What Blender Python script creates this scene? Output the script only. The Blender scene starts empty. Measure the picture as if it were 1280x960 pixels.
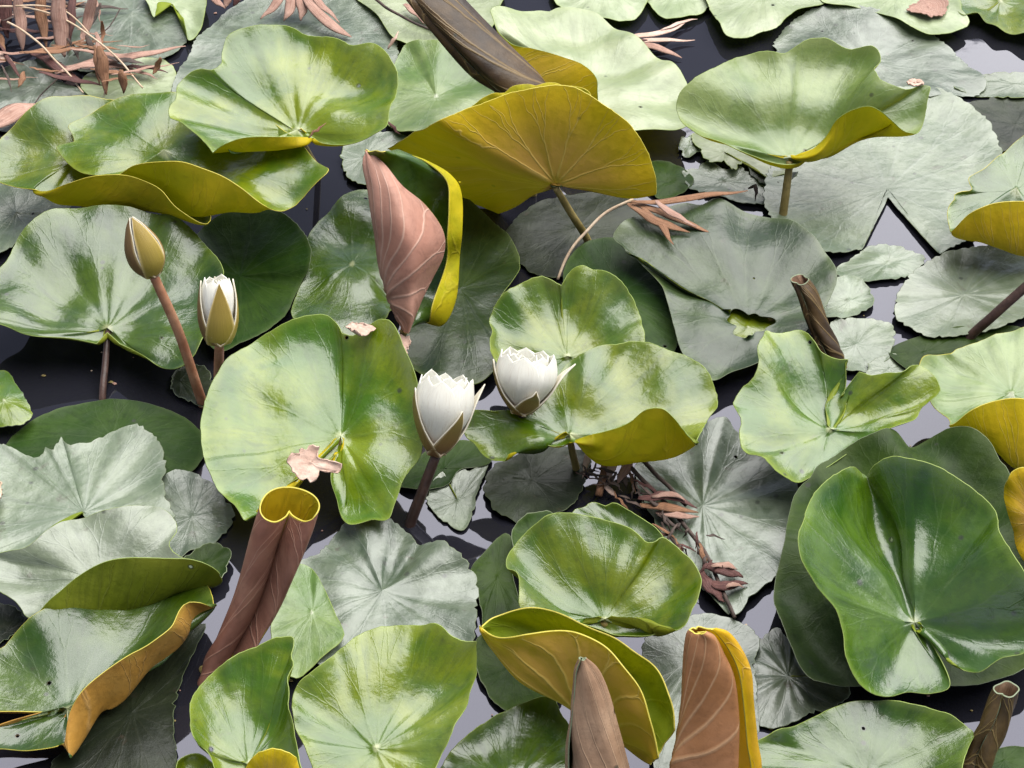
import bpy, math, random
import numpy as np
from mathutils import Vector

scene = bpy.context.scene
col = scene.collection
R = math.radians

# ------------------------------------------------------------ camera
DIST, PITCH, HFOV = 2.05, R(42), R(27)
CAM = np.array([0.0, -DIST * math.cos(PITCH), DIST * math.sin(PITCH)])
cd = bpy.data.cameras.new("camera"); cam = bpy.data.objects.new("camera", cd); col.objects.link(cam)
cam.location = CAM; cam.rotation_euler = (R(90) - PITCH, 0, 0)
cd.angle = HFOV; cd.sensor_fit = 'HORIZONTAL'; cd.clip_start = 0.05; cd.clip_end = 800
scene.camera = cam

# ------------------------------------------------------------ sky and sun
SUN_EL, SUN_AZ = 64, 44      # thin bright cloud round a sun high on the right, a little ahead
w = bpy.data.worlds.new("World"); scene.world = w; w.use_nodes = True
nt = w.node_tree; bgn = nt.nodes['Background']
sk = nt.nodes.new('ShaderNodeTexSky'); sk.sky_type = 'NISHITA'; sk.sun_disc = False
sk.sun_elevation = R(SUN_EL); sk.sun_rotation = R(SUN_AZ)
sk.air_density = 0.3; sk.dust_density = 0.5; sk.ozone_density = 1.0; sk.altitude = 50
hs = nt.nodes.new('ShaderNodeHueSaturation'); hs.inputs['Saturation'].default_value = 0.45
nt.links.new(sk.outputs[0], hs.inputs['Color']); nt.links.new(hs.outputs[0], bgn.inputs[0])
bgn.inputs[1].default_value = 0.05
ld = bpy.data.lights.new("sun", 'SUN'); ld.energy = 1.5; ld.angle = R(74); ld.color = (1.0, 0.985, 0.95)
sun = bpy.data.objects.new("sun", ld); col.objects.link(sun)
sdir = Vector((math.sin(R(SUN_AZ)) * math.cos(R(SUN_EL)), math.cos(R(SUN_AZ)) * math.cos(R(SUN_EL)), math.sin(R(SUN_EL))))
sun.rotation_euler = sdir.to_track_quat('Z', 'Y').to_euler()
vs = scene.view_settings
vs.view_transform = 'Standard'; vs.look = 'None'; vs.gamma = 1; vs.use_curve_mapping = False
vs.exposure = 2.55
scene.cycles.max_bounces = 8
scene.cycles.use_denoising = True

# ------------------------------------------------------------ survey: photo point + height above the water -> world point
TAN = math.tan(HFOV / 2)
SP, CP = math.sin(PITCH), math.cos(PITCH)
def W(x, y, h=0.0):
    u = (x - 640) / 640 * TAN; v = (480 - y) / 640 * TAN
    d = np.array([u, CP + v * SP, -SP + v * CP])
    t = (h - CAM[2]) / d[2]
    return CAM + d * t

# ------------------------------------------------------------ materials
def nd(t, kind, **kw):
    n = t.nodes.new(kind)
    for k, v in kw.items(): setattr(n, k, v)
    return n
def math_(t, op, a, b=None, c=None, clamp=False):
    n = t.nodes.new('ShaderNodeMath'); n.operation = op; n.use_clamp = clamp
    for i, v in enumerate((a, b, c)):
        if v is None: continue
        if isinstance(v, (int, float)): n.inputs[i].default_value = v
        else: t.links.new(v, n.inputs[i])
    return n.outputs[0]
def mixc(t, f, a, b):
    n = t.nodes.new('ShaderNodeMix'); n.data_type = 'RGBA'
    for s, v in ((n.inputs[0], f), (n.inputs[6], a), (n.inputs[7], b)):
        if isinstance(v, tuple): s.default_value = v + (1,) if len(v) == 3 else v
        elif isinstance(v, (int, float)): s.default_value = v
        else: t.links.new(v, s)
    return n.outputs[2]
def noise(t, vec, scale, detail=3, rough=.55, dist=0.0):
    n = nd(t, 'ShaderNodeTexNoise'); n.inputs['Scale'].default_value = scale
    n.inputs['Detail'].default_value = detail; n.inputs['Roughness'].default_value = rough
    n.inputs['Distortion'].default_value = dist
    if vec is not None: t.links.new(vec, n.inputs['Vector'])
    return n.outputs['Fac']
def ramp(t, f, lo, hi):
    n = nd(t, 'ShaderNodeMapRange'); n.clamp = True; n.interpolation_type = 'SMOOTHSTEP'
    t.links.new(f, n.inputs[0]); n.inputs[1].default_value = lo; n.inputs[2].default_value = hi
    return n.outputs[0]

def vein_mask(t, N, w0):
    """forking radial veins from the polar uv of a leaf (u = turn, v = radius)"""
    uv = nd(t, 'ShaderNodeUVMap'); uv.uv_map = 'polar'
    sx = nd(t, 'ShaderNodeSeparateXYZ'); t.links.new(uv.outputs[0], sx.inputs[0])
    u, v = sx.outputs[0], sx.outputs[1]
    g = nd(t, 'ShaderNodeNewGeometry')
    nz = noise(t, g.outputs['Position'], 45, 2)
    u = math_(t, 'ADD', u, math_(t, 'MULTIPLY', math_(t, 'SUBTRACT', nz, .5), .018 if N < 20 else .006))
    k = math_(t, 'MULTIPLY', u, N)
    cell = math_(t, 'FLOOR', k)
    wn = nd(t, 'ShaderNodeTexWhiteNoise'); wn.noise_dimensions = '1D'; t.links.new(cell, wn.inputs['W'])
    f = math_(t, 'ABSOLUTE', math_(t, 'SUBTRACT', math_(t, 'FRACT', k), .5))
    start = math_(t, 'ADD', .36, math_(t, 'MULTIPLY', wn.outputs[0], .2))
    after = math_(t, 'MAXIMUM', math_(t, 'SUBTRACT', v, start), 0.0)
    off = math_(t, 'MULTIPLY', after, .62)
    d1 = math_(t, 'MULTIPLY', math_(t, 'ABSOLUTE', math_(t, 'SUBTRACT', f, off)), v)
    # a second fork further out
    after2 = math_(t, 'MAXIMUM', math_(t, 'SUBTRACT', after, .2), 0.0)
    off2 = math_(t, 'SUBTRACT', off, math_(t, 'MULTIPLY', after2, .95))
    d2 = math_(t, 'MULTIPLY', math_(t, 'ABSOLUTE', math_(t, 'SUBTRACT', f, off2)), v)
    d = math_(t, 'MINIMUM', d1, d2)
    wid = math_(t, 'MULTIPLY', math_(t, 'SUBTRACT', 1.25, v), w0)
    m = math_(t, 'SUBTRACT', 1.0, math_(t, 'DIVIDE', d, wid), clamp=True)
    m = math_(t, 'MULTIPLY', m, ramp(t, v, 0.03, 0.12))
    return m, v, g.outputs['Position'], f

def leaf_face(name, ca, cb, vein, edge, rough, N=13, w0=.035, vstr=.5, pale_sheen=0.0, trans=.2, edge_amt=.35, spec=.5, bump=.5, centre=None, tcol=None, blot=0.0, vbump=.12, sheen_bloom=0.0, heart=None, spots=.07):
    m = bpy.data.materials.new(name); m.use_nodes = True; t = m.node_tree
    pb = t.nodes['Principled BSDF']; out = t.nodes['Material Output']
    vm, v, pos, f = vein_mask(t, N, w0)
    oi = nd(t, 'ShaderNodeObjectInfo')
    sh = nd(t, 'ShaderNodeVectorMath', operation='ADD'); t.links.new(pos, sh.inputs[0])
    cx = nd(t, 'ShaderNodeCombineXYZ'); t.links.new(math_(t, 'MULTIPLY', oi.outputs['Random'], 40), cx.inputs[0]); t.links.new(cx.outputs[0], sh.inputs[1])
    p = sh.outputs[0]
    big = noise(t, p, 14, 3, .6, .4)
    c = mixc(t, ramp(t, big, .36, .66), ca, cb)
    if heart: c = mixc(t, math_(t, 'SUBTRACT', 1.0, ramp(t, v, .3, .95)), c, heart)
    uvs = nd(t, 'ShaderNodeUVMap'); uvs.uv_map = 'polar'
    mps = nd(t, 'ShaderNodeMapping'); mps.inputs['Scale'].default_value = (46, 2.2, 1); t.links.new(uvs.outputs[0], mps.inputs[0])
    stk = noise(t, mps.outputs[0], 1.0, 4, .7, .2)
    c = mixc(t, math_(t, 'MULTIPLY', ramp(t, stk, .45, .7), math_(t, 'MULTIPLY', ramp(t, v, .1, .5), .5)), c, tuple(x * .55 for x in ca))
    mid = noise(t, p, 55, 5, .7, .8)
    c = mixc(t, math_(t, 'MULTIPLY', ramp(t, mid, .55, .72), .4), c, tuple(x * .5 for x in ca))
    fine = noise(t, p, 190, 4, .65)
    c = mixc(t, math_(t, 'MULTIPLY', ramp(t, fine, .52, .75), .28), c, tuple(x * .62 for x in ca))
    c = mixc(t, math_(t, 'MULTIPLY', vm, vstr), c, vein)
    c = mixc(t, math_(t, 'MULTIPLY', ramp(t, math_(t, 'ADD', v, math_(t, 'MULTIPLY', big, .10)), .97, 1.07), edge_amt), c, edge)
    if centre: c = mixc(t, math_(t, 'SUBTRACT', 1.0, ramp(t, v, .015, .06)), c, centre)
    if sheen_bloom: # bluish wax coat, with soft sheen patches painted into the colour
        c = mixc(t, math_(t, 'MULTIPLY', ramp(t, noise(t, p, 11, 4, .6, .6), .44, .66), sheen_bloom), c, (.13, .185, .115))
    if pale_sheen: # whitish coat on old floating leaves, sheen painted in as pale patches
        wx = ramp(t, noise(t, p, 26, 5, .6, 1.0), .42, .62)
        c = mixc(t, math_(t, 'MULTIPLY', wx, pale_sheen), c, (.2, .225, .18))
    if spots:
        vo = nd(t, 'ShaderNodeTexVoronoi'); vo.inputs['Scale'].default_value = 58; t.links.new(p, vo.inputs['Vector'])
        rn = nd(t, 'ShaderNodeSeparateXYZ'); t.links.new(vo.outputs['Color'], rn.inputs[0])
        sp = math_(t, 'MULTIPLY', math_(t, 'SUBTRACT', 1.0, ramp(t, vo.outputs['Distance'], .10, .2)), math_(t, 'GREATER_THAN', rn.outputs[0], 1 - spots))
        c = mixc(t, math_(t, 'MULTIPLY', sp, .8), c, (.03, .035, .025))
    if blot:
        bl = ramp(t, noise(t, p, 60, 5, .65, .6), .60, .72)
        c = mixc(t, math_(t, 'MULTIPLY', bl, blot), c, (.045, .03, .02))
    hsv = nd(t, 'ShaderNodeHueSaturation'); t.links.new(c, hsv.inputs['Color'])
    t.links.new(math_(t, 'ADD', .492, math_(t, 'MULTIPLY', oi.outputs['Random'], .016)), hsv.inputs['Hue'])
    t.links.new(math_(t, 'ADD', .85, math_(t, 'MULTIPLY', oi.outputs['Random'], .3)), hsv.inputs['Value'])
    c = hsv.outputs[0]
    t.links.new(c, pb.inputs['Base Color'])
    t.links.new(math_(t, 'ADD', rough - .12, math_(t, 'ADD', math_(t, 'MULTIPLY', stk, .05), math_(t, 'MULTIPLY', mid, .2))), pb.inputs['Roughness'])
    pb.inputs['Specular IOR Level'].default_value = spec
    hgt = math_(t, 'ADD', math_(t, 'MULTIPLY', vm, vbump), math_(t, 'MULTIPLY', noise(t, p, 95, 4, .6), .9))
    hgt = math_(t, 'ADD', hgt, math_(t, 'ADD', math_(t, 'MULTIPLY', stk, .25), math_(t, 'MULTIPLY', noise(t, p, 30, 2), 1.6)))
    b = nd(t, 'ShaderNodeBump'); b.inputs['Strength'].default_value = bump; b.inputs['Distance'].default_value = .0016
    t.links.new(hgt, b.inputs['Height']); t.links.new(b.outputs[0], pb.inputs['Normal'])
    tr = nd(t, 'ShaderNodeBsdfTranslucent')
    if tcol: tr.inputs[0].default_value = tcol + (1,)
    else: t.links.new(c, tr.inputs[0])
    mx = nd(t, 'ShaderNodeMixShader'); mx.inputs[0].default_value = trans
    t.links.new(pb.outputs[0], mx.inputs[1]); t.links.new(tr.outputs[0], mx.inputs[2]); t.links.new(mx.outputs[0], out.inputs[0])
    if spots:      # insect holes through the blade, at the heart of some brown spots
        ho = math_(t, 'MULTIPLY', math_(t, 'LESS_THAN', math_(t, 'ADD', vo.outputs['Distance'], math_(t, 'MULTIPLY', fine, .05)), .125), math_(t, 'GREATER_THAN', rn.outputs[0], 1 - min(spots, .03)))
        tp = nd(t, 'ShaderNodeBsdfTransparent'); m2 = nd(t, 'ShaderNodeMixShader')
        t.links.new(ho, m2.inputs[0]); t.links.new(mx.outputs[0], m2.inputs[1]); t.links.new(tp.outputs[0], m2.inputs[2]); t.links.new(m2.outputs[0], out.inputs[0])
    return m

def plain(name, ca, cb, rough=.6, scale=40, bump=.4, stretch=None, spec=.3, trans=0.0, streak=None):
    m = bpy.data.materials.new(name); m.use_nodes = True; t = m.node_tree
    pb = t.nodes['Principled BSDF']; out = t.nodes['Material Output']
    tc = nd(t, 'ShaderNodeTexCoord')
    vec = tc.outputs['Object']
    if stretch:
        uvn = nd(t, 'ShaderNodeUVMap'); uvn.uv_map = 'polar'
        mp = nd(t, 'ShaderNodeMapping'); mp.inputs['Scale'].default_value = stretch; t.links.new(uvn.outputs[0], mp.inputs[0]); vec2 = mp.outputs[0]
    else: vec2 = vec
    n1 = noise(t, vec2, scale if not stretch else 1.0, 4, .6, .3)
    n2 = noise(t, vec, 120, 4, .6)
    c = mixc(t, ramp(t, n1, .35, .68), ca, cb)
    c = mixc(t, math_(t, 'MULTIPLY', ramp(t, n2, .5, .75), .45), c, tuple(x * .45 for x in ca))
    t.links.new(c, pb.inputs['Base Color']); pb.inputs['Roughness'].default_value = rough; pb.inputs['Specular IOR Level'].default_value = spec
    b = nd(t, 'ShaderNodeBump'); b.inputs['Strength'].default_value = bump; b.inputs['Distance'].default_value = .0012
    t.links.new(math_(t, 'ADD', n1, n2), b.inputs['Height']); t.links.new(b.outputs[0], pb.inputs['Normal'])
    if trans:
        tr = nd(t, 'ShaderNodeBsdfTranslucent'); t.links.new(c, tr.inputs[0])
        mx = nd(t, 'ShaderNodeMixShader'); mx.inputs[0].default_value = trans
        t.links.new(pb.outputs[0], mx.inputs[1]); t.links.new(tr.outputs[0], mx.inputs[2]); t.links.new(mx.outputs[0], out.inputs[0])
    return m

YEL = (.42, .46, .07)
TOP = {
 'fresh': leaf_face('leaf_top_fresh', (.042, .10, .002), (.15, .19, .004), (.15, .22, .06), (.28, .34, .05), .25, vstr=.16, centre=(.35, .38, .2), spec=.72, blot=.25, sheen_bloom=.15, trans=.2, tcol=(.4, .5, .04)),
 'mid':   leaf_face('leaf_top_mid', (.015, .048, .002), (.052, .096, .004), (.10, .15, .05), (.2, .27, .05), .25, vstr=.16, centre=(.2, .22, .1), spec=.72, blot=.25, sheen_bloom=.15, trans=.15, tcol=(.35, .45, .04)),
 'pale':  leaf_face('leaf_top_pale', (.24, .29, .15), (.34, .38, .23), (.25, .3, .18), (.36, .42, .15), .36, vstr=.2, centre=(.35, .38, .25), spec=.8, blot=.15, trans=.3, tcol=(.5, .6, .1)),
 'mint':  leaf_face('leaf_top_mint', (.085, .15, .025), (.19, .25, .08), (.2, .26, .14), (.3, .36, .12), .36, vstr=.2, centre=(.35, .38, .25), spec=.8, blot=.15, trans=.3, tcol=(.4, .5, .06)),
 'grey':  leaf_face('leaf_top_grey', (.075, .105, .055), (.145, .175, .11), (.18, .2, .17), (.2, .22, .15), .34, vstr=.25, pale_sheen=.25, edge_amt=.3, spots=.14, trans=.08, blot=.4, spec=.75),
 'slate': leaf_face('leaf_top_slate', (.032, .05, .024), (.07, .09, .052), (.14, .155, .13), (.15, .17, .13), .34, vstr=.25, pale_sheen=.3, edge_amt=.3, spots=.3, trans=.05, blot=.55, spec=.8),
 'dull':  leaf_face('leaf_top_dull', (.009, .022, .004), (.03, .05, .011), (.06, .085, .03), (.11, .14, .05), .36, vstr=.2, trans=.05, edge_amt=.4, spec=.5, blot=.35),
 'dark':  leaf_face('leaf_top_dark', (.012, .030, .003), (.026, .05, .006), (.05, .075, .025), (.07, .1, .03), .45, vstr=.2, trans=.08, edge_amt=.4, spec=.12),  # dark green that also holds the shade of covered leaves in its colour
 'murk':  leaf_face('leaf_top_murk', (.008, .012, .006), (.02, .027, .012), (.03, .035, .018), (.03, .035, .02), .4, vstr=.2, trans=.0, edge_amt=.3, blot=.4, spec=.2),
}
def under(*a, **k): return leaf_face(*a, vbump=.7, **k)
UND = {
 'olive': under('leaf_under_olive', (.40, .38, .007), (.68, .5, .014), (.56, .42, .05), (.5, .45, .03), .55, N=15, w0=.03, vstr=.3, blot=.35, trans=.5, tcol=(.85, .66, .03), spec=.2, bump=.5),
 'gold':  under('leaf_under_gold', (.66, .46, .007), (.74, .46, .02), (.74, .52, .16), (.58, .48, .03), .55, N=17, w0=.03, vstr=.75, blot=.25, trans=.5, tcol=(.85, .66, .03), spec=.2, bump=.6, heart=(.5, .27, .07)),
 'pink':  under('leaf_under_pink', (.35, .16, .12), (.43, .22, .17), (.6, .4, .32), (.58, .42, .05), .5, N=34, w0=.03, vstr=.6, trans=.2, spec=.25, bump=.45, edge_amt=.85),
 'copper':under('leaf_under_copper', (.34, .15, .06), (.42, .2, .10), (.66, .42, .24), (.62, .44, .04), .48, N=34, w0=.03, vstr=.6, trans=.2, spec=.3, bump=.45, edge_amt=.8),
 'orange':under('leaf_under_orange', (.5, .27, .045), (.57, .34, .08), (.6, .4, .16), (.5, .42, .05), .5, N=15, w0=.032, vstr=.4, blot=.4, trans=.25, spec=.25, bump=.6),
 'green': under('leaf_under_green', (.17, .22, .01), (.24, .28, .02), (.3, .33, .05), (.45, .46, .05), .5, N=15, w0=.03, vstr=.3, trans=.35, spec=.25, bump=.5),
 'brown': under('leaf_under_brown', (.028, .017, .009), (.09, .055, .02), (.3, .21, .075), (.2, .15, .04), .45, N=23, w0=.05, vstr=.45, trans=.05, spec=.3, bump=.5, blot=.6),
 'mauve': under('leaf_under_mauve', (.24, .11, .075), (.34, .18, .12), (.48, .28, .2), (.58, .5, .04), .5, N=34, w0=.032, vstr=.7, trans=.15, spec=.25, bump=.45, edge_amt=.9),
 'rust':  under('leaf_under_rust', (.22, .125, .075), (.34, .215, .14), (.48, .32, .21), (.4, .32, .08), .5, N=34, w0=.03, vstr=.45, trans=.12, spec=.25, bump=.5, blot=.25, edge_amt=.6),
}
RIM = {k: plain('leaf_rim_' + k, c, tuple(x * 1.15 for x in c), .5, 60, .1) for k, c in
       dict(bright=(.17, .22, .05), dull=(.14, .165, .1), dark=(.07, .09, .04), gold=(.4, .34, .05)).items()}
STEM = {
 'olive': plain('stem_olive', (.16, .12, .035), (.26, .2, .07), .5, 50, .4),
 'rose':  plain('stem_rose', (.3, .13, .07), (.42, .22, .13), .45, 60, .4),
 'dark':  plain('stem_dark', (.035, .02, .016), (.08, .045, .035), .4, 60, .5),
 'brown': plain('stem_brown', (.1, .055, .025), (.26, .15, .07), .55, 70, .9),
}
DRY = {
 'pink':  plain('dry_pink', (.28, .15, .11), (.46, .3, .24), .7, 60, .8, (3, 60, 1), trans=.1),
 'brown': plain('dry_brown', (.15, .065, .03), (.32, .17, .095), .65, 60, .9, (3, 60, 1)),
 'straw': plain('dry_straw', (.42, .3, .2), (.55, .43, .31), .7, 60, .6),
 'maroon':plain('dry_maroon', (.05, .016, .014), (.15, .065, .055), .6, 60, .9, (3, 60, 1)),
 'twig':  plain('dry_twig', (.03, .02, .016), (.075, .05, .04), .7, 90, .9),
 'pale':  plain('dry_pale', (.4, .26, .2), (.52, .38, .31), .6, 70, .8),
}

# ------------------------------------------------------------ mesh helpers
def make_mesh(name, V, F, mats, mi=None, uv=None, smooth=True):
    me = bpy.data.meshes.new(name)
    me.from_pydata([tuple(p) for p in V], [], [tuple(int(i) for i in f) for f in F])
    for m in mats: me.materials.append(m)
    if mi is not None: me.polygons.foreach_set('material_index', np.asarray(mi, dtype=np.int32))
    if smooth: me.polygons.foreach_set('use_smooth', np.ones(len(F), dtype=bool))
    if uv is not None:
        lay = me.uv_layers.new(name='polar')
        li = np.empty(len(me.loops), dtype=np.int32); me.loops.foreach_get('vertex_index', li)
        lay.data.foreach_set('uv', np.asarray(uv, dtype=np.float32)[li].ravel())
    me.update()
    return me
def obj(name, me, parent=None):
    o = bpy.data.objects.new(name, me); col.objects.link(o)
    if parent is not None:
        o.parent = parent
        o.matrix_parent_inverse = parent.matrix_world.inverted()
    return o
def empty(name, loc):
    o = bpy.data.objects.new(name, None); col.objects.link(o); o.location = tuple(loc); o.empty_display_size = .02
    bpy.context.view_layer.update()
    return o
def tag(o, label, cat, group=None, kind=None):
    if label: o['label'] = label
    if cat: o['category'] = cat
    if group: o['group'] = group
    if kind: o['kind'] = kind
    return o

def cr(P0, P1, P2, P3, s):
    """centripetal-ish Catmull-Rom on rows (tension by chord length)"""
    def tj(a, b): return max(np.linalg.norm((b - a)[:3]), 1e-6) ** .5
    t1 = tj(P0, P1); t2 = t1 + tj(P1, P2); t3 = t2 + tj(P2, P3)
    t = t1 + (t2 - t1) * s[:, None]
    A1 = (t1 - t) / t1 * P0 + t / t1 * P1
    A2 = (t2 - t) / (t2 - t1) * P1 + (t - t1) / (t2 - t1) * P2
    A3 = (t3 - t) / (t3 - t2) * P2 + (t - t2) / (t3 - t2) * P3
    B1 = (t2 - t) / t2 * A1 + t / t2 * A2
    B2 = (t3 - t) / (t3 - t1) * A2 + (t - t1) / (t3 - t1) * A3
    return (t2 - t) / (t2 - t1) * B1 + (t - t1) / (t2 - t1) * B2
def spline(rows, corner, step, closed=True):
    rows = [np.asarray(r, float) for r in rows]; n = len(rows); out = []
    for i in range(n if closed else n - 1):
        a, b = rows[i], rows[(i + 1) % n]
        if closed: p0, p3 = rows[i - 1], rows[(i + 2) % n]
        else: p0 = rows[i - 1] if i else 2 * a - b; p3 = rows[i + 2] if i + 2 < n else 2 * b - a
        if corner[i]: p0 = 2 * a - b
        if corner[(i + 1) % n]: p3 = 2 * b - a
        k = max(2, int(math.ceil(np.linalg.norm((b - a)[:3]) / step)))
        s = np.arange(k) / k
        out.append(cr(p0, a, b, p3, s))
    r = np.vstack(out)
    if not closed: r = np.vstack([r, rows[-1][None]])
    return r

def grid_normals(G, closed_u):
    """G (nu, nv, 3): normals pointing along d/dv x d/du"""
    if closed_u: du = np.roll(G, -1, 0) - np.roll(G, 1, 0)
    else: du = np.gradient(G, axis=0)
    dv = np.gradient(G, axis=1)
    n = np.cross(dv, du)
    l = np.linalg.norm(n, axis=2, keepdims=True)
    return n / np.maximum(l, 1e-12)

def shell(G, UV, closed_u, thick, top, under, rim, flip=False, border_u=True, start_open=False):
    """a thin leaf body: face grid, lower grid and a rounded rim strip. G rows run round (u) then outward (v)"""
    nu, nv = G.shape[:2]
    N = grid_normals(G, closed_u)
    if closed_u and not start_open:
        nc = N[:, 1].mean(0); N[:, 0] = nc / max(np.linalg.norm(nc), 1e-9)
    if flip: N = -N
    A = G + N * thick * .5; B = G - N * thick * .5
    V = np.vstack([A.reshape(-1, 3), B.reshape(-1, 3)]); U = np.vstack([UV.reshape(-1, 2)] * 2)
    F, M = [], []
    off = nu * nv
    for i in range(nu if closed_u else nu - 1):
        i2 = (i + 1) % nu
        for j in range(nv - 1):
            q = (i * nv + j, i * nv + j + 1, i2 * nv + j + 1, i2 * nv + j)
            if flip: q = q[::-1]
            F.append(q); M.append(0)
            F.append(tuple(off + k for k in q[::-1])); M.append(1)
    # border loops
    loops = []
    if closed_u:
        loops.append(([(i, nv - 1) for i in range(nu)], True))
        if start_open: loops.append(([(i, 0) for i in range(nu)][::-1], True))
    else:
        l = [(i, nv - 1) for i in range(nu)] + [(nu - 1, j) for j in range(nv - 2, -1, -1)] + [(i, 0) for i in range(nu - 2, -1, -1)] + [(0, j) for j in range(1, nv - 1)]
        loops.append((l, True))
    Vx, Ux = [], []
    base = len(V)
    cen = G.mean(axis=(0, 1))
    for l, _ in loops:
        n = len(l)
        for (i, j) in l:
            p = G[i, j]
            # outward: away from the neighbouring interior vertex
            ii, jj = i, j
            if j == nv - 1: q = G[i, nv - 2]
            elif j == 0 and (not closed_u or start_open) and (closed_u or 0 < i < nu - 1): q = G[i, 1]
            else: q = G[min(max(i, 1), nu - 2), j]
            d = p - q; d = d / max(np.linalg.norm(d), 1e-9)
            Vx += [A[i, j], p + d * thick * .7, B[i, j]]; Ux += [UV[i, j]] * 3
        for k in range(n):
            a = base + 3 * k; b = base + 3 * ((k + 1) % n)
            for q in ((a, b, b + 1, a + 1), (a + 1, b + 1, b + 2, a + 2)):
                F.append(q); M.append(2)
        base += 3 * n
    V = np.vstack([V, np.array(Vx)]); U = np.vstack([U, np.array(Ux)])
    return V, F, M, U

rng = random.Random(7)
def wob(n, amp, freqs, r):
    a = np.arange(n) / n * 2 * math.pi
    s = np.zeros(n)
    for f in freqs: s += math.sin(1) * 0 + np.sin(a * f + r.uniform(0, 6.28)) * r.uniform(.5, 1)
    return s * amp / max(1, len(freqs)) ** .5

def tube_mesh(name, pts, radii, mat, ring=10, flat=1.0, wave=0.0, step=.006, r=None):
    P = np.array([np.append(p, ra) for p, ra in zip(pts, radii)])
    P = spline(P, [False] * len(P), step, closed=False)
    c, ra = P[:, :3], np.maximum(P[:, 3], 1e-5); n = len(c)
    if wave and r:
        for ax in range(3): c[:, ax] += wob(n, wave, (1, 2, 3), r)
    T = np.gradient(c, axis=0); T /= np.maximum(np.linalg.norm(T, axis=1, keepdims=True), 1e-9)
    up = np.array([0, 0, 1.0]) if abs(T[0, 2]) < .9 else np.array([0, -1.0, 0])
    V, F, U = [], [], []
    X = None
    for i in range(n):
        x = np.cross(up, T[i]) if X is None else X - T[i] * np.dot(X, T[i])
        x /= max(np.linalg.norm(x), 1e-9); X = x; y = np.cross(T[i], x)
        for k in range(ring):
            a = 2 * math.pi * k / ring
            V.append(c[i] + ra[i] * (x * math.cos(a) + y * math.sin(a) * flat)); U.append((i / n, k / ring))
    for i in range(n - 1):
        for k in range(ring):
            k2 = (k + 1) % ring
            F.append((i * ring + k, i * ring + k2, (i + 1) * ring + k2, (i + 1) * ring + k))
    F.append(tuple(range(ring))[::-1]); F.append(tuple((n - 1) * ring + k for k in range(ring)))
    return make_mesh(name, V, F, [mat], uv=U)

BED = -0.32
def stem_to_bed(p, foot, rad, mat, parent, name='petiole'):
    """a leaf stalk from under the blade through the water surface to the bed"""
    p = np.asarray(p, float)
    if foot is None: foot = p + np.array([rng.uniform(-.008, .008), .012, 0]); foot[2] = 0
    foot = np.asarray(foot, float)
    mid = (p + foot) / 2 + np.array([0, 0, 0])
    low = foot + (foot - p) * .35; low[2] = min(-.06, low[2])
    end = low + np.array([rng.uniform(-.03, .03), .05, 0]); end[2] = BED
    return obj(name, tube_mesh(name, [p, mid, foot, low, end], [rad * .85, rad * .95, rad, rad, rad], mat, 10, step=.008), parent)

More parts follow.
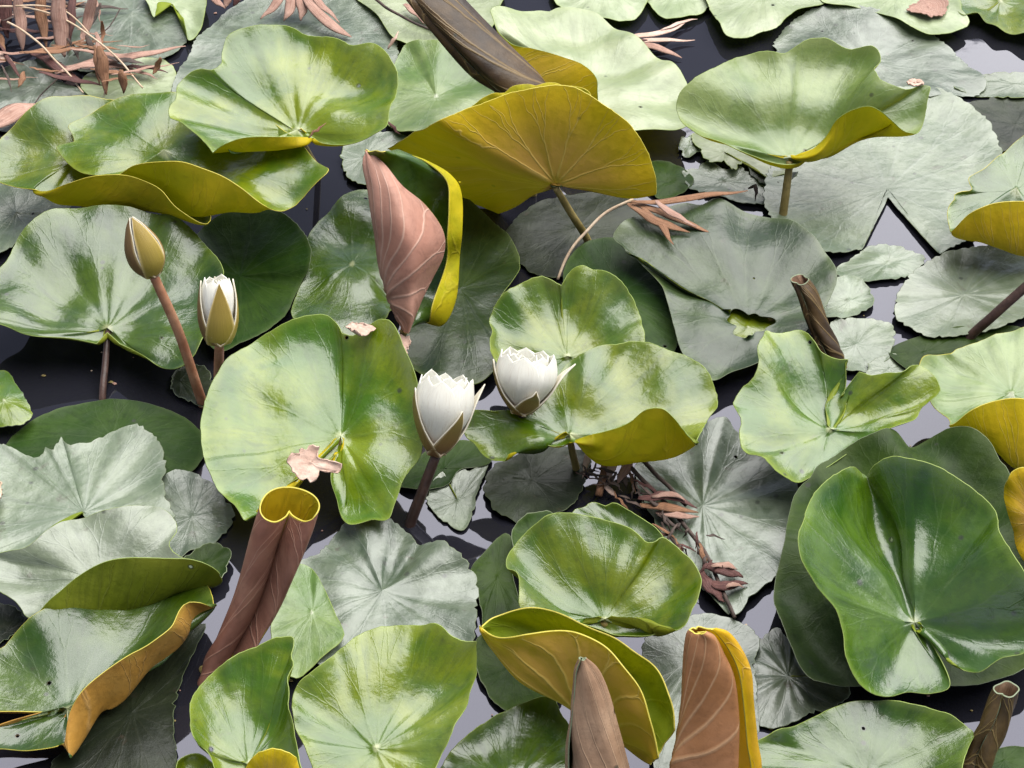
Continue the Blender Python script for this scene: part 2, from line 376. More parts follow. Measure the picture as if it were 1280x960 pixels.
LEAVES = []
def leaf(label, top, und, c, h, rim, tilt=(0, 0), cup=0.0, pleat=.0007, wave=.0015, rag=0.0, raised=None, flip=False, rimcol='bright',
         foot=None, stem='olive', srad=.0035, hole=0, group=None, name='water_lily_leaf', thick=.0007, cat='leaf', nring=None, seed=None):
    """rim entries: (x, y), (x, y, dh) or (x, y, dh, bx, by, bdh) where b is the bend the blade passes before turning up to its rim;
    a list instead of a tuple marks a sharp corner"""
    if raised is None: raised = h > .028
    if raised and not flip and tilt[1] < 0: tilt = (tilt[0], tilt[1] * .68 * (1 - .5 * max(0, c[1] - 560) / 400))
    if not raised:
        wave *= .45
        if top in ('grey', 'slate', 'murk'): rag = max(rag, .0016)
    r = random.Random(seed if seed is not None else sum(map(ord, label)))
    def plane(x, y): return h + tilt[0] * (x - c[0]) / 100 + tilt[1] * (y - c[1]) / 100
    C = W(c[0], c[1], h - cup)
    if sum(a[0] * b[1] - b[0] * a[1] for a, b in zip(rim, rim[1:] + rim[:1])) > 0: rim = rim[::-1]   # anticlockwise seen from above
    rows, corner = [], []
    folded = any(len(e) > 3 for e in rim)
    rmed = sorted(math.hypot(e[0] - c[0], e[1] - c[1]) for e in rim)[len(rim) // 2]
    for e in rim:
        q = min(1, math.hypot(e[0] - c[0], e[1] - c[1]) / rmed / .8)
        p = W(e[0], e[1], plane(e[0], e[1]) + (e[2] if len(e) > 2 else 0) - cup * (1 - q * q))
        if len(e) > 3:
            b = W(e[3], e[4], plane(e[3], e[4]) + e[5]); fold = 1.0
        else:
            b = C + .62 * (p - C); b[2] -= .24 * cup; fold = 0.0
        rows.append(np.concatenate([p, b, [fold]])); corner.append(isinstance(e, list))
    S = spline(rows, corner, .0042)
    n = len(S); P, B = S[:, :3], S[:, 3:6]; fold = np.clip(S[:, 6], 0, 1)
    # small nicks, bites and a slightly uneven cut of the rim
    d = P - C; nick = np.zeros(n)
    for f in (23, 37, 61, 89): nick -= np.abs(np.sin(np.arange(n) / n * 3.1416 * f + r.uniform(0, 6))) * r.uniform(.0001, .0005)
    for _ in range(r.choice((0, 1, 2, 3))):
        k0, wd_, dp = r.randrange(n), r.uniform(1.2, 2.6), r.uniform(.002, .006)
        dist = np.abs((np.arange(n) - k0 + n // 2) % n - n // 2)
        nick -= dp * np.exp(-(dist / wd_) ** 2) * (1 - fold[k0])
    lnn = np.linalg.norm(d, axis=1); nick *= np.clip(lnn / np.median(lnn), 0, 1) ** 2
    P = P + d / np.maximum(lnn, 1e-6)[:, None] * nick[:, None]
    if rag:
        j = np.zeros(n)
        for f in (17, 29, 43, 67): j += np.sin(np.arange(n) / n * 6.283 * f + r.uniform(0, 6)) * r.uniform(.3, 1)
        j = np.abs(j) * rag * -1
        d = P - C; l = np.linalg.norm(d, axis=1, keepdims=True); P = P + d / np.maximum(l, 1e-6) * j[:, None]
    nv = nring or (26 if folded else 18)
    t = np.linspace(0, 1, nv) ** .9
    tb = .62 + .1 * fold
    t2 = t[None, :]; tb2 = tb[:, None]
    L0 = (t2 - tb2) * (t2 - 1) / tb2; L1 = t2 * (t2 - 1) / (tb2 * (tb2 - 1)); L2 = t2 * (t2 - tb2) / (1 - tb2)
    if hole:
        ang = np.arctan2(P[:, 1] - C[1], P[:, 0] - C[0])
        H = C + np.stack([np.cos(ang), np.sin(ang), 0 * ang], 1) * (hole * (1 + .25 * np.sin(ang * 3 + 1) + .12 * np.sin(ang * 7)))[:, None]
        st = H[:, None, :]
    else: st = np.broadcast_to(C, (n, 3))[:, None, :]
    G = st * L0[..., None] + B[:, None, :] * L1[..., None] + P[:, None, :] * L2[..., None]
    ang = np.unwrap(np.arctan2(P[:, 1] - C[1], P[:, 0] - C[0]))
    seg = np.linalg.norm(np.roll(P, -1, 0) - P, axis=1); u = np.cumsum(seg) / seg.sum()
    # undulation: ribs along the veins, slow buckling and a wavy rim, pushed along the surface normal
    N = grid_normals(G, True)
    if flip: N = -N
    a = u * 2 * math.pi
    k = r.choice((11, 12, 13))
    ln0 = np.linalg.norm(P - C, axis=1); ln0 = np.clip(ln0 / np.median(ln0) * 1.15, 0, 1)[:, None]
    prof = t[None, :] * ln0 * (1 - t[None, :] * .55)
    pleat *= .55
    ln0 = np.linalg.norm(P - C, axis=1); ln0 = np.clip(ln0 / np.median(ln0) * 1.15, 0, 1)[:, None]
    tt = t[None, :] * ln0
    rib = np.cos(a * k + r.uniform(0, 6) + np.sin(a * 3) * .6)[:, None] * prof * pleat
    s1 = np.zeros((n, nv))
    for _ in range(4):
        f = r.choice((2, 3, 4, 5)); g = r.uniform(2, 7)
        s1 += np.sin(a * f + r.uniform(0, 6))[:, None] * np.sin(tt * g + r.uniform(0, 6)) * tt * wave * .8
    xw = G[..., 0]; yw = G[..., 1]
    for _ in range(5):      # slow blisters and hollows of the blade
        q = r.uniform(0, 6.28); wl = r.uniform(.06, .13)
        s1 = s1 + np.sin((xw * math.cos(q) + yw * math.sin(q)) / wl * 6.283 + r.uniform(0, 6)) * wave * 1.0 * np.clip(tt * 3, 0, 1) * ln0
    s1 = s1 - ((.0035 if raised else .0012) * (1 - t ** 6))[None, :] * (1 - fold)[:, None]      # the rim lifts a little
    ed = wob(n, wave, (7, 9, 13, 19), r)[:, None] * tt ** 4
    fade = (1 - .5 * fold)[:, None]
    G = G + N * ((rib + s1 + ed) * fade)[..., None]
    if not raised: G[..., 2] = np.maximum(G[..., 2], max(.0014, h * .55))
    ln = np.linalg.norm(P - C, axis=1); ln = np.clip(ln / np.median(ln) * 1.3, 0, 1)
    UV = np.stack([np.broadcast_to(u[:, None], (n, nv)), t[None, :] * ln[:, None]], 2)
    V, F, M, U = shell(G, UV, True, thick, None, None, None, flip=flip, start_open=bool(hole))
    mats = [TOP.get(top) or UND[top], UND.get(und) or TOP[und], RIM[rimcol]]
    if raised:
        base = W(c[0], c[1], h - cup); foot_w = W(*foot) if foot else None
        root = empty(name, (base[0], base[1], 0))
        o = obj('blade', make_mesh('blade', V, F, mats, M, U), root)
        stem_to_bed(base + np.array([0, 0, -.0045]) + (np.array([.024, .016, -.004]) if hole else 0), foot_w, srad, STEM[stem], root)
        o = root
    else:
        o = obj(name, make_mesh(name, V, F, mats, M, U))
    tag(o, label, cat, group or ('leaves standing above the water' if raised else 'leaves floating on the pond'))
    LEAVES.append(o)
    return o

def loft(label, top, und, rows, flip=False, foot=None, base=None, rimcol='gold', nu=90, nv=60, centre=(.5, .5), closed=False, pleat=.0008,
         thick=.0012, group='leaves standing above the water', name='water_lily_leaf', stem='olive', srad=.004, veins=(1.0, 1.0), cat='leaf', far=None):
    """a rolled or folded leaf from rows of (x, y, h) running across the blade"""
    r = random.Random(sum(map(ord, label)))
    K = np.array([[W(*p) for p in row] for row in rows])        # (m, k, 3)
    def resample(A, n):
        out = []
        S = [A[i] for i in range(len(A))]
        m = len(S)
        for i in np.linspace(0, m - 1, n):
            a = min(int(i), m - 2); s = i - a
            p1, p2 = S[a], S[a + 1]; p0 = S[a - 1] if a else 2 * p1 - p2; p3 = S[a + 2] if a + 2 < m else 2 * p2 - p1
            out.append(.5 * ((2 * p1) + (p2 - p0) * s + (2 * p0 - 5 * p1 + 4 * p2 - p3) * s * s + (3 * p1 - p0 - 3 * p2 + p3) * s ** 3))
        return np.array(out)
    G = resample(K, nu)                        # along rows
    G = resample(G.transpose(1, 0, 2), nv).transpose(1, 0, 2)
    ii, jj = np.meshgrid(np.linspace(0, 1, nu), np.linspace(0, 1, nv), indexing='ij')
    du, dv = (ii - centre[0]) * veins[0], (jj - centre[1]) * veins[1]
    rad = np.sqrt(du ** 2 + dv ** 2); an = np.arctan2(dv, du) / (2 * math.pi) + .5
    edge = np.minimum(jj, 1 - jj) if not closed else np.ones_like(jj)
    edge = np.minimum(edge, np.minimum(ii, 1 - ii) * 1.6)
    v = np.clip(rad / rad.max() * .86, 0, .86) + np.clip((.05 - edge) / .05, 0, 1) * .2
    UV = np.stack([an, v], 2)
    N = grid_normals(G, False)
    G = G + N * (np.sin(an * 2 * math.pi * 15)[..., None] * pleat + (np.sin(ii * 9 + jj * 4 + r.uniform(0, 6)) * np.sin(jj * 7 + r.uniform(0, 6)))[..., None] * pleat)
    V, F, M, U = shell(G, UV, False, thick, None, None, None, flip=flip)
    b = np.asarray(W(*base)) if base else G[-1].mean(0)
    mats = [TOP.get(top) or UND[top], UND.get(und) or TOP[und], RIM[rimcol]]
    if far:
        mats.append(UND[far[1]]); q = nu * nv
        M = [3 if m == 1 and (f[0] - q) % nv > far[0] * nv else m for f, m in zip(F, M)]
    root = empty(name, (b[0], b[1], 0))
    obj('blade', make_mesh('blade', V, F, mats, M, U), root)
    stem_to_bed(b, W(*foot) if foot else None, srad, STEM[stem], root)
    tag(root, label, cat, group)
    return root

def strip(name, pts, width, mat, parent=None, flat=.22, wave=.001, tip=True, r=None):
    P = [W(*p) for p in pts]
    n = len(P)
    wd = [width * (.55 + .45 * math.sin(math.pi * (i + .6) / (n + .2))) for i in range(n)]
    if tip: wd[0] *= .5; wd[-1] *= .15
    return obj(name, tube_mesh(name, P, [x / 2 for x in wd], mat, 8, flat, wave, .005, r or rng), parent)
def twig(name, pts, rad, mat, parent=None):
    P = [W(*p) for p in pts]
    return obj(name, tube_mesh(name, P, [rad * (1 - .25 * i / len(P)) for i in range(len(P))], mat, 7, 1, .0006, .006, rng), parent)

# ------------------------------------------------------------ setting: pond bed and water
def sheet(name, size, z, mat, kind='structure'):
    me = make_mesh(name, [(-size, -size, z), (size, -size, z), (size, size, z), (-size, size, z)], [(0, 1, 2, 3)], [mat], smooth=False)
    return tag(obj(name, me), None, None, kind=kind)
sheet('pond_bed', 300, BED, plain('mud', (.03, .024, .016), (.06, .05, .035), .9, 8, .6))
wm = bpy.data.materials.new('pond_water'); wm.use_nodes = True; t = wm.node_tree; pb = t.nodes['Principled BSDF']
pb.inputs['Base Color'].default_value = (.010, .010, .014, 1); pb.inputs['Roughness'].default_value = .03
pb.inputs['IOR'].default_value = 1.5; pb.inputs['Specular Tint'].default_value = (.82, .82, 1.0, 1)
tc = nd(t, 'ShaderNodeTexCoord'); b = nd(t, 'ShaderNodeBump'); b.inputs['Strength'].default_value = .12; b.inputs['Distance'].default_value = .002
t.links.new(noise(t, tc.outputs['Object'], 14, 3, .5), b.inputs['Height']); t.links.new(b.outputs[0], pb.inputs['Normal'])
sheet('water', 250, 0, wm)

# ------------------------------------------------------------ leaves: back rows, floating
FL = 'leaves floating on the pond'
leaf('dull grey green leaf at the top left edge, lying behind the dead stalks', 'slate', 'green', (165, 15), .004,
     [(60, 60), (90, 20), (105, -25), (160, -45), (220, -40), (238, 0), (237, 45), (218, 68), (180, 82), (130, 92), (85, 85)], wave=.002, rimcol='dull')
leaf('small dark green leaf with a ruffled pale edge curling up at the top left', 'pale', 'green', (215, 5), .012,
     [(178, -12, .004), (186, 8), (192, 22), (198, 3), (212, 6), (228, 22), (236, 46), (246, 40), (256, 22), (258, 0), (240, -25), (205, -32)], wave=.003)
leaf('large flat grey leaf behind the cupped leaf with the curled lump, at the top', 'slate', 'green', (350, 55), .006,
     [(214, 118), (224, 85), (236, 62), (252, 40), (285, 12), (340, -14), (430, -14), (478, 18), (498, 55), (492, 100), (440, 140), (330, 150), (240, 140)], wave=.0015, rimcol='dull')
leaf('pale leaf at the top edge left of the dark rolled leaf', 'pale', 'green', (530, 5), .012,
     [(442, -8), (470, 18), (498, 52), (540, 62), (600, 50), (628, 10), (620, -40), (520, -50), (450, -40)], wave=.002)
leaf('pale leaf with a green upper corner behind the folded golden leaf', 'mint', 'green', (545, 120), .014,
     [(484, 120), (492, 78), (508, 58), (525, 50, .01), (548, 50, .014), (575, 62, .01), (610, 95), (618, 130), (600, 160), (540, 172), (500, 168), (482, 148)], wave=.003)
leaf('small shaded leaf between the cupped leaf and the folded golden leaf', 'grey', 'green', (455, 195), .006,
     [(425, 190), (432, 175), (480, 165), (510, 172), (505, 215), (480, 235), (440, 228), (428, 212)])
leaf('long pale leaf at top centre with its left edge folded up golden', 'pale', 'gold', (735, 118), .035,
     [(613, 12, .03), (640, 10, .02), (690, 8, .01), (748, 24), (800, 54), (842, 84), (862, 108), (852, 124), (859, 156), (800, 163), (752, 166),
      (745, 118, .045, 700, 150, .0), (744, 97, .06, 690, 130, .005), (735, 85, .06, 670, 115, .01), (700, 70, .05, 645, 90, .012), (665, 60, .04, 630, 70, .012), (638, 53, .03, 620, 52, .01)],
     tilt=(0, 0), wave=.002, raised=True)
leaf('olive edge of a leaf standing just behind the folded golden leaf', 'fresh', 'olive', (665, 150), .105,
     [(585, 140), (598, 126), (618, 114), (645, 106), (680, 103), (712, 106), (738, 116), (735, 150), (690, 180), (620, 170)], tilt=(0, -.07), flip=True, rimcol='gold')
leaf('pale yellow green leaf cut by the top edge, right of the long pale leaf', 'pale', 'green', (755, -15), .012,
     [(690, -40), (698, 6), (722, 18), (752, 24), (790, 24), (806, 8), (815, -15), (800, -45)], wave=.002)
leaf('narrow pale leaf at the top edge between two wider pale leaves', 'pale', 'green', (850, -20), .008,
     [(806, -30), (818, 14), (832, 24), (862, 20), (884, 14), (896, -10), (880, -45)], wave=.002)
leaf('broad pale leaf at the top edge over the black gap of water', 'pale', 'green', (955, -12), .016,
     [(880, -40), (886, 8), (898, 30), (910, 46), (934, 47), (950, 40), (968, 36), (985, 22), (1000, 10), (1030, 4), (1050, -20), (1000, -50)], wave=.002)
leaf('pale leaf at the top right with a small pink dead patch', 'pale', 'green', (1125, -10), .016,
     [(1022, -30), (1030, 4), (1075, 10), (1115, 22), (1145, 36), (1170, 43), (1195, 38), (1212, 28), (1200, 5), (1190, -40), (1100, -50)], wave=.002)
leaf('yellow green leaf in the top right corner with a wavy dark edge', 'fresh', 'green', (1250, 0), .012,
     [(1186, -25), (1190, 8), (1204, 20, .004), (1222, 16, .006), (1232, 28), (1248, 32, .006), (1262, 42), (1300, 48), (1330, 20), (1310, -40), (1230, -50)], wave=.004)
leaf('big dull grey leaf with a dark far edge, top right behind the mint cupped leaf', 'slate', 'green', (1085, 75), .006,
     [(962, 66), (972, 42), (1000, 18), (1045, 4, .008), (1092, 8, .01), (1132, 24, .006), (1172, 48), (1208, 78), (1234, 100), (1228, 116), (1180, 122), (1100, 130), (1000, 120)], wave=.002, rimcol='dull')
leaf('small flat grey leaf at the right edge below the open water', 'grey', 'green', (1270, 105), .004,
     [(1190, 112), (1206, 98), (1240, 92), (1300, 92), (1330, 108), (1290, 122), (1235, 122)], wave=.0015)
leaf('dark ragged leaf at the right edge behind the big grey white pad', 'murk', 'green', (1270, 155), .003,
     [(1208, 130), (1225, 124), (1248, 118), (1300, 115), (1340, 150), (1300, 190), (1262, 192), (1238, 178), (1222, 150)], wave=.0015, rag=.003, rimcol='dark')
leaf('big grey white pad lying flat with a wedge notch towards the viewer', 'grey', 'green', (1109, 238), .009,
     [(956, 262), (952, 232), (965, 200), (1000, 160), (1060, 125), (1120, 108), (1170, 108), (1200, 122), (1232, 147), (1252, 182), (1256, 220), (1245, 262), (1222, 292), [1176, 319], [1110, 250], [1077, 312], (1040, 318), (1005, 306), (975, 288)],
     cup=.006, pleat=.0022, wave=.001, rimcol='dull')
leaf('pale round grey pad at the right edge under the dark slanting stalk', 'grey', 'green', (1205, 368), .008,
     [(1116, 388), (1120, 368), (1132, 348), (1155, 328), (1185, 316), (1220, 306), (1262, 302), (1310, 312), (1320, 370), (1275, 402), (1245, 412), (1205, 421), (1168, 423), (1138, 412), (1122, 402)], rag=.0015, pleat=.002, rimcol='dull')
leaf('half sunken grey leaf in the open water below the wedge notch', 'grey', 'green', (1110, 328), .0035,
     [(1040, 340), (1062, 322), (1084, 310), (1112, 306), (1142, 314), (1158, 322), (1140, 345), (1110, 352), (1070, 352)], rag=.002, rimcol='dull')
leaf('torn pale leaf scrap beside the petals of the right hand dry tuft', 'pale', 'green', (905, 190), .008,
     [(862, 168), (882, 160), (930, 178), (965, 196), (985, 215), (960, 222), (948, 212), (930, 205), (918, 216), (905, 204), (885, 205), (872, 188)], rag=.003)
leaf('ragged grey leaf floating left of the stalk of the mint cupped leaf', 'grey', 'green', (905, 225), .004,
     [(848, 216), (870, 205), (885, 198), (905, 210), (925, 208), (945, 222), (970, 235), (965, 255), (930, 256), (895, 246), (862, 238)], rag=.002, rimcol='dull')
leaf('small grey scrap of leaf near the right tip of the folded golden leaf', 'grey', 'green', (862, 182), .005,
     [(842, 180), (852, 170), (870, 168), (882, 176), (876, 190), (858, 196)], rag=.002, rimcol='dull')
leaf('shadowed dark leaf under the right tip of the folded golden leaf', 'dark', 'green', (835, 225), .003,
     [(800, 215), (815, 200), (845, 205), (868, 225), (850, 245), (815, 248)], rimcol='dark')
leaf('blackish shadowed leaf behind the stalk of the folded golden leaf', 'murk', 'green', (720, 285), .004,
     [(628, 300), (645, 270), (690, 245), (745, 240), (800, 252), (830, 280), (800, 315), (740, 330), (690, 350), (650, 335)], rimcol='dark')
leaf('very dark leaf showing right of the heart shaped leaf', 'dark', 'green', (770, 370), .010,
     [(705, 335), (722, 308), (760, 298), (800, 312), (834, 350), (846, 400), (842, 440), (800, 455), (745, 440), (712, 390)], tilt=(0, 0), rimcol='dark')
# ---- left side, floating
leaf('flat grey leaf in the upper left corner under the dry straw', 'slate', 'green', (50, 105), .004,
     [(-30, 125), (-20, 95), (30, 75, .01), (58, 72, .012), (75, 100), (100, 112), (120, 122), (80, 150), (20, 165), (-25, 155)], rimcol='dull')
leaf('pale green flat leaf behind the brown upright scraps', 'pale', 'green', (165, 105), .005,
     [(100, 108), (125, 82), (165, 72), (210, 78), (222, 98), (212, 125), (180, 130), (135, 128)], rimcol='bright')
leaf('shaded grey leaf at the left edge below the folded olive leaf', 'grey', 'green', (20, 265), .010,
     [(-30, 235), (8, 226), (45, 240), (90, 258), (85, 272), (55, 282), (30, 298), (8, 314), (-30, 320)], rimcol='dull')
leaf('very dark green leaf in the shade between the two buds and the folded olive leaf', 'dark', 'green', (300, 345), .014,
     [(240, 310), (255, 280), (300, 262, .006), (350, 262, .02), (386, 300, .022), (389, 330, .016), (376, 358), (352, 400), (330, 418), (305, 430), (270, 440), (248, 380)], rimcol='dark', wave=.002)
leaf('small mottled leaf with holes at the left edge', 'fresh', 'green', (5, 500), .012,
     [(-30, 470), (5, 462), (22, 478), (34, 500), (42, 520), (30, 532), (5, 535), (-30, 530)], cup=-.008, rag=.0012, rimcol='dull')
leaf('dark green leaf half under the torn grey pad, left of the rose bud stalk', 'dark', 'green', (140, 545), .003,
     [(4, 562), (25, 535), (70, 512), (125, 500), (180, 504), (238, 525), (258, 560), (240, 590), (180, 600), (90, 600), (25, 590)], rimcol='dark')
leaf('torn grey white pad lying flat at left with ragged far edge', 'grey', 'green', (105, 640), .009,
     [(-20, 552), (8, 556), (30, 566), (49, 571), [56, 559], (64, 563), [76, 544], (84, 555), (104, 552), (124, 544), (150, 534), (172, 530), (186, 536), (196, 545), (206, 566), (210, 586), (205, 600), (212, 626), (222, 646), (205, 662), (120, 655), (98, 643), (78, 650), (60, 662), (50, 676), (28, 692), (8, 700), (-30, 698)],
     wave=.0012, pleat=.002, rimcol='dull')
leaf('thin grey leaf awash right of the torn grey pad', 'slate', 'green', (240, 645), .0035,
     [(200, 600), (225, 588), (262, 602), (282, 620), (294, 640), (285, 662), (262, 684), (238, 690), (222, 700), (205, 690), (205, 650)], rag=.0015, rimcol='dull')
leaf('small leaf foot in black water behind the rose stalked bud', 'murk', 'green', (225, 475), .004,
     [(214, 490), (216, 468), (232, 456), (256, 455), (270, 480), (262, 510), (240, 505)], rimcol='dull')
# ---- middle, floating and low
leaf('green leaf with bumpy skin left of the folded pink leaf', 'mid', 'green', (440, 330), .018,
     [(366, 398), (372, 362), (384, 340), (382, 305), (405, 268), (440, 240), (478, 232), (500, 260), (505, 340), (490, 395), (470, 412), (440, 418), (405, 410)], wave=.003, rimcol='bright')
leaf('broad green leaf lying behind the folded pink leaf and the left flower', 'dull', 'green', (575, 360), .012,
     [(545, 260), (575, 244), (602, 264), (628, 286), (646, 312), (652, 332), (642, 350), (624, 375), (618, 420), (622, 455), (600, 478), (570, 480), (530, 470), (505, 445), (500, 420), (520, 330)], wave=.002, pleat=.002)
leaf('dark leaf in the water under the left flower', 'dark', 'green', (555, 585), .004,
     [(498, 608), (515, 578), (550, 552), (590, 552), (614, 566), (612, 580), (575, 588), (560, 606), (530, 615)], rimcol='dull')
leaf('ragged pale leaf scrap with holes in the water below the left flower', 'grey', 'green', (572, 625), .0035,
     [(530, 622), (540, 602), (553, 590), (562, 606), (570, 590), (590, 582), [614, 573], (607, 592), (600, 610), (594, 632), (586, 656), (576, 664), (558, 654), (540, 640)], rag=.0012, rimcol='dull', wave=.0008)
leaf('black green sunken leaf under the front edge of the leaf with the right flower', 'murk', 'green', (665, 600), .005,
     [(602, 606), (618, 580), (660, 562), (700, 555), (738, 566), (730, 610), (712, 636), (660, 652), (625, 648)], rimcol='dark', wave=.002)
leaf('ribbed grey leaf lying flat right of the dry red debris', 'slate', 'green', (878, 632), .007,
     [(796, 570), (820, 552), (860, 545), (885, 526, .008), (905, 520, .01), (925, 545), (960, 560), (1000, 590), (1005, 640), (985, 690), (968, 725), (940, 748), (918, 772), (885, 745), (850, 700), (815, 650), (795, 610)], pleat=.0026, wave=.0015, rimcol='dull')
leaf('small brownish leaf lying in the black water left of the front cut rolled stub', 'grey', 'green', (1062, 375), .006,
     [(1014, 368), (1035, 352), (1068, 344), (1082, 352), (1094, 378), (1075, 392), (1050, 400), (1020, 398)], wave=.003, rimcol='dull', rag=.0015)
leaf('pale flat leaf behind the yellow green notched leaf', 'grey', 'green', (1070, 430), .005,
     [(1020, 412), (1040, 400), (1080, 398), (1115, 402), (1120, 425), (1110, 450), (1085, 465), (1040, 462), (1015, 440)], wave=.0015, rimcol='dull', rag=.0015)
leaf('small frilled grey leaf behind the notched leaf tips in open water', 'grey', 'green', (1112, 460), .004,
     [(1080, 458), (1098, 446), (1120, 442), (1132, 455), (1152, 455), (1160, 475), (1120, 485), (1085, 478)], rag=.002, rimcol='dull')
leaf('dull leaf shadowed under the left edge of the right side gold edged leaf', 'dark', 'green', (1155, 440), .004,
     [(1110, 440), (1150, 420), (1220, 408), (1280, 410), (1300, 440), (1220, 460), (1150, 470)], rimcol='dark')
# ---- front, floating
leaf('grey green pad with a purple sheen left of the front bright leaf', 'slate', 'green', (478, 738), .014,
     [(362, 740), (372, 700), (400, 686), (425, 655), (446, 640, .01), (478, 645, .008), (502, 656), [526, 682], (548, 674, .01), (573, 688, .012), (592, 708, .006), (600, 740), (597, 775), (590, 815), (540, 830), (450, 840), (390, 830), (366, 790)], wave=.003, pleat=.002, rimcol='dull')
leaf('pale green leaf behind the front rolled leaf and the front bright leaf', 'mint', 'green', (390, 765), .020,
     [(338, 790), (345, 740), (362, 700), (385, 705), (402, 730), (418, 765), (430, 800), (400, 825), (370, 845), (345, 830)], wave=.002)
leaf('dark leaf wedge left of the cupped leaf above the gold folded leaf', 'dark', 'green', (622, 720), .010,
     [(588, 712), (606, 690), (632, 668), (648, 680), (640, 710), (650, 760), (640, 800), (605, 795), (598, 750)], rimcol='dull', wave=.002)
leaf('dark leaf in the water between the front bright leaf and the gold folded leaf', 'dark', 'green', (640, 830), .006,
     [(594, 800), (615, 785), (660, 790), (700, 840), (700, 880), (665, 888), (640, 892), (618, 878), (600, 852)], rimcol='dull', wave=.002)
leaf('dark grey leaf lying behind the orange folded edge in the lower left', 'murk', 'green', (165, 890), .007,
     [(60, 965), (85, 930), (110, 880), (160, 830), (215, 795), (258, 778), (246, 812), (228, 850), (218, 900), (222, 950), (200, 1000), (110, 1005)], wave=.0015, rimcol='dark')
leaf('crumpled grey leaf between the copper rolled leaf and the big dark leaf', 'slate', 'green', (985, 845), .006,
     [(932, 815), (945, 792), (968, 780), (988, 800), (1010, 842), (1062, 850), (1060, 875), (1022, 890), (985, 908), (945, 905), (930, 860)], pleat=.003, wave=.002, rimcol='dull')
leaf('teal grey leaf behind the copper rolled leaf', 'slate', 'green', (870, 820), .010,
     [(805, 800), (840, 775), (885, 764), (925, 776), (950, 795), (944, 830), (948, 880), (945, 930), (880, 990), (830, 990), (808, 890)], wave=.002, rimcol='dull')
leaf('tiny wet leaf at the bottom right corner', 'dark', 'green', (1255, 950), .003,
     [(1215, 965), (1235, 942), (1275, 932), (1310, 940), (1300, 990), (1240, 1000)], rimcol='dark')
leaf('dark leaf tip showing behind the torn grey pad at lower left edge', 'murk', 'green', (5, 790), .004,
     [(-30, 760), (0, 752), (28, 765), (36, 780), (10, 800), (-30, 815)], rimcol='dark')
leaf('small ragged green leaf between the torn grey pad and the rolled leaf', 'dark', 'green', (255, 705), .012,
     [(225, 700), (240, 688), (258, 678), (272, 676), (290, 688), (285, 715), (262, 735), (235, 725)], rag=.001, rimcol='dull')
leaf('leaf scrap left of the long stalk at the far end, in black water', 'murk', 'green', (960, 205), .006,
     [(935, 205), (950, 195), (1000, 200), (990, 225), (960, 232), (940, 222)], rimcol='dark')

# ------------------------------------------------------------ leaves standing above the water
leaf('wide green leaf at left with two lobes meeting at a dark centre by the bud', 'mid', 'green', (134, 410), .050,
     [(-25, 350), (5, 325), (24, 292), (56, 269), (100, 258), (150, 258), (200, 266), (228, 278), (262, 310), (280, 338), (276, 370), (264, 412), (246, 446), (228, 458), (208, 459), (184, 450), (158, 434), [150, 430], [134, 416], [121, 430], (100, 427), (60, 424), (20, 417), (-20, 402)],
     tilt=(0, -.02), cup=.012, pleat=.0028, wave=.002, raised=True, foot=(128, 500, 0), stem='dark')
leaf('folded olive leaf at the left edge, its near side turned up over the wide leaf', 'fresh', 'olive', (95, 200), .070,
     [(-25, 190), (0, 168), (26, 150), (64, 128), (97, 120), (134, 120), (180, 140), (240, 190),
      (258, 278, .035, 245, 277, .012), (229, 260, .04, 205, 268, .01), (206, 240, .042, 172, 261, .008), (178, 226, .04, 140, 258, .008), (148, 220, .038, 110, 254, .008),
      (110, 222, .032, 80, 251, .006), (78, 232, .022, 58, 246, .006), (55, 239, .008, 42, 240, .002), (20, 232), (-10, 218)], tilt=(0, -.035), wave=.002, rimcol='gold')
leaf('second folded olive leaf lying on the first one, torn at its left side', 'fresh', 'olive', (205, 188), .094,
     [(212, 112), (165, 116), (134, 127), (108, 140), (85, 156), (90, 168), [92, 177], (80, 181), (71, 185), (78, 198), (92, 211), (112, 221), (135, 222),
      (148, 219, .012, 150, 222, .004), (168, 206, .026, 175, 226, .004), (199, 201, .034, 200, 236, .004), (229, 202, .036, 225, 250, .004), (262, 214, .034, 255, 262, .004), (300, 234, .028, 290, 265, .004), (333, 258, .014, 322, 263, .006),
      (352, 262), (379, 241), (412, 214), (395, 200), (370, 175), (300, 130)], tilt=(.01, -.03), wave=.002, rimcol='gold', pleat=.001)
leaf('cupped glossy leaf at top left with a curled lump on its left lobe', 'fresh', 'olive', (372, 162), .130,
     [(210, 139), (214, 122), (228, 98), (246, 86, .003), (264, 86, .003), (276, 80), (277, 68), (282, 50), (296, 40), (312, 36), (356, 29), (380, 38), (424, 48), (442, 58), (466, 55), (480, 63), (497, 90), (494, 116), (488, 142), (482, 161), (456, 175), (437, 180), (400, 177), (392, 172),
      (387, 173, .012, 384, 180, 0), (360, 171, .02, 356, 184, 0), (319, 172, .022, 311, 188, 0), (289, 178, .016, 285, 192, 0), [266, 195], (259, 184), (244, 169), (226, 156), (212, 149)],
     tilt=(0, -.035), cup=.014, wave=.002, pleat=.002, foot=(398, 215, .0), rimcol='bright')
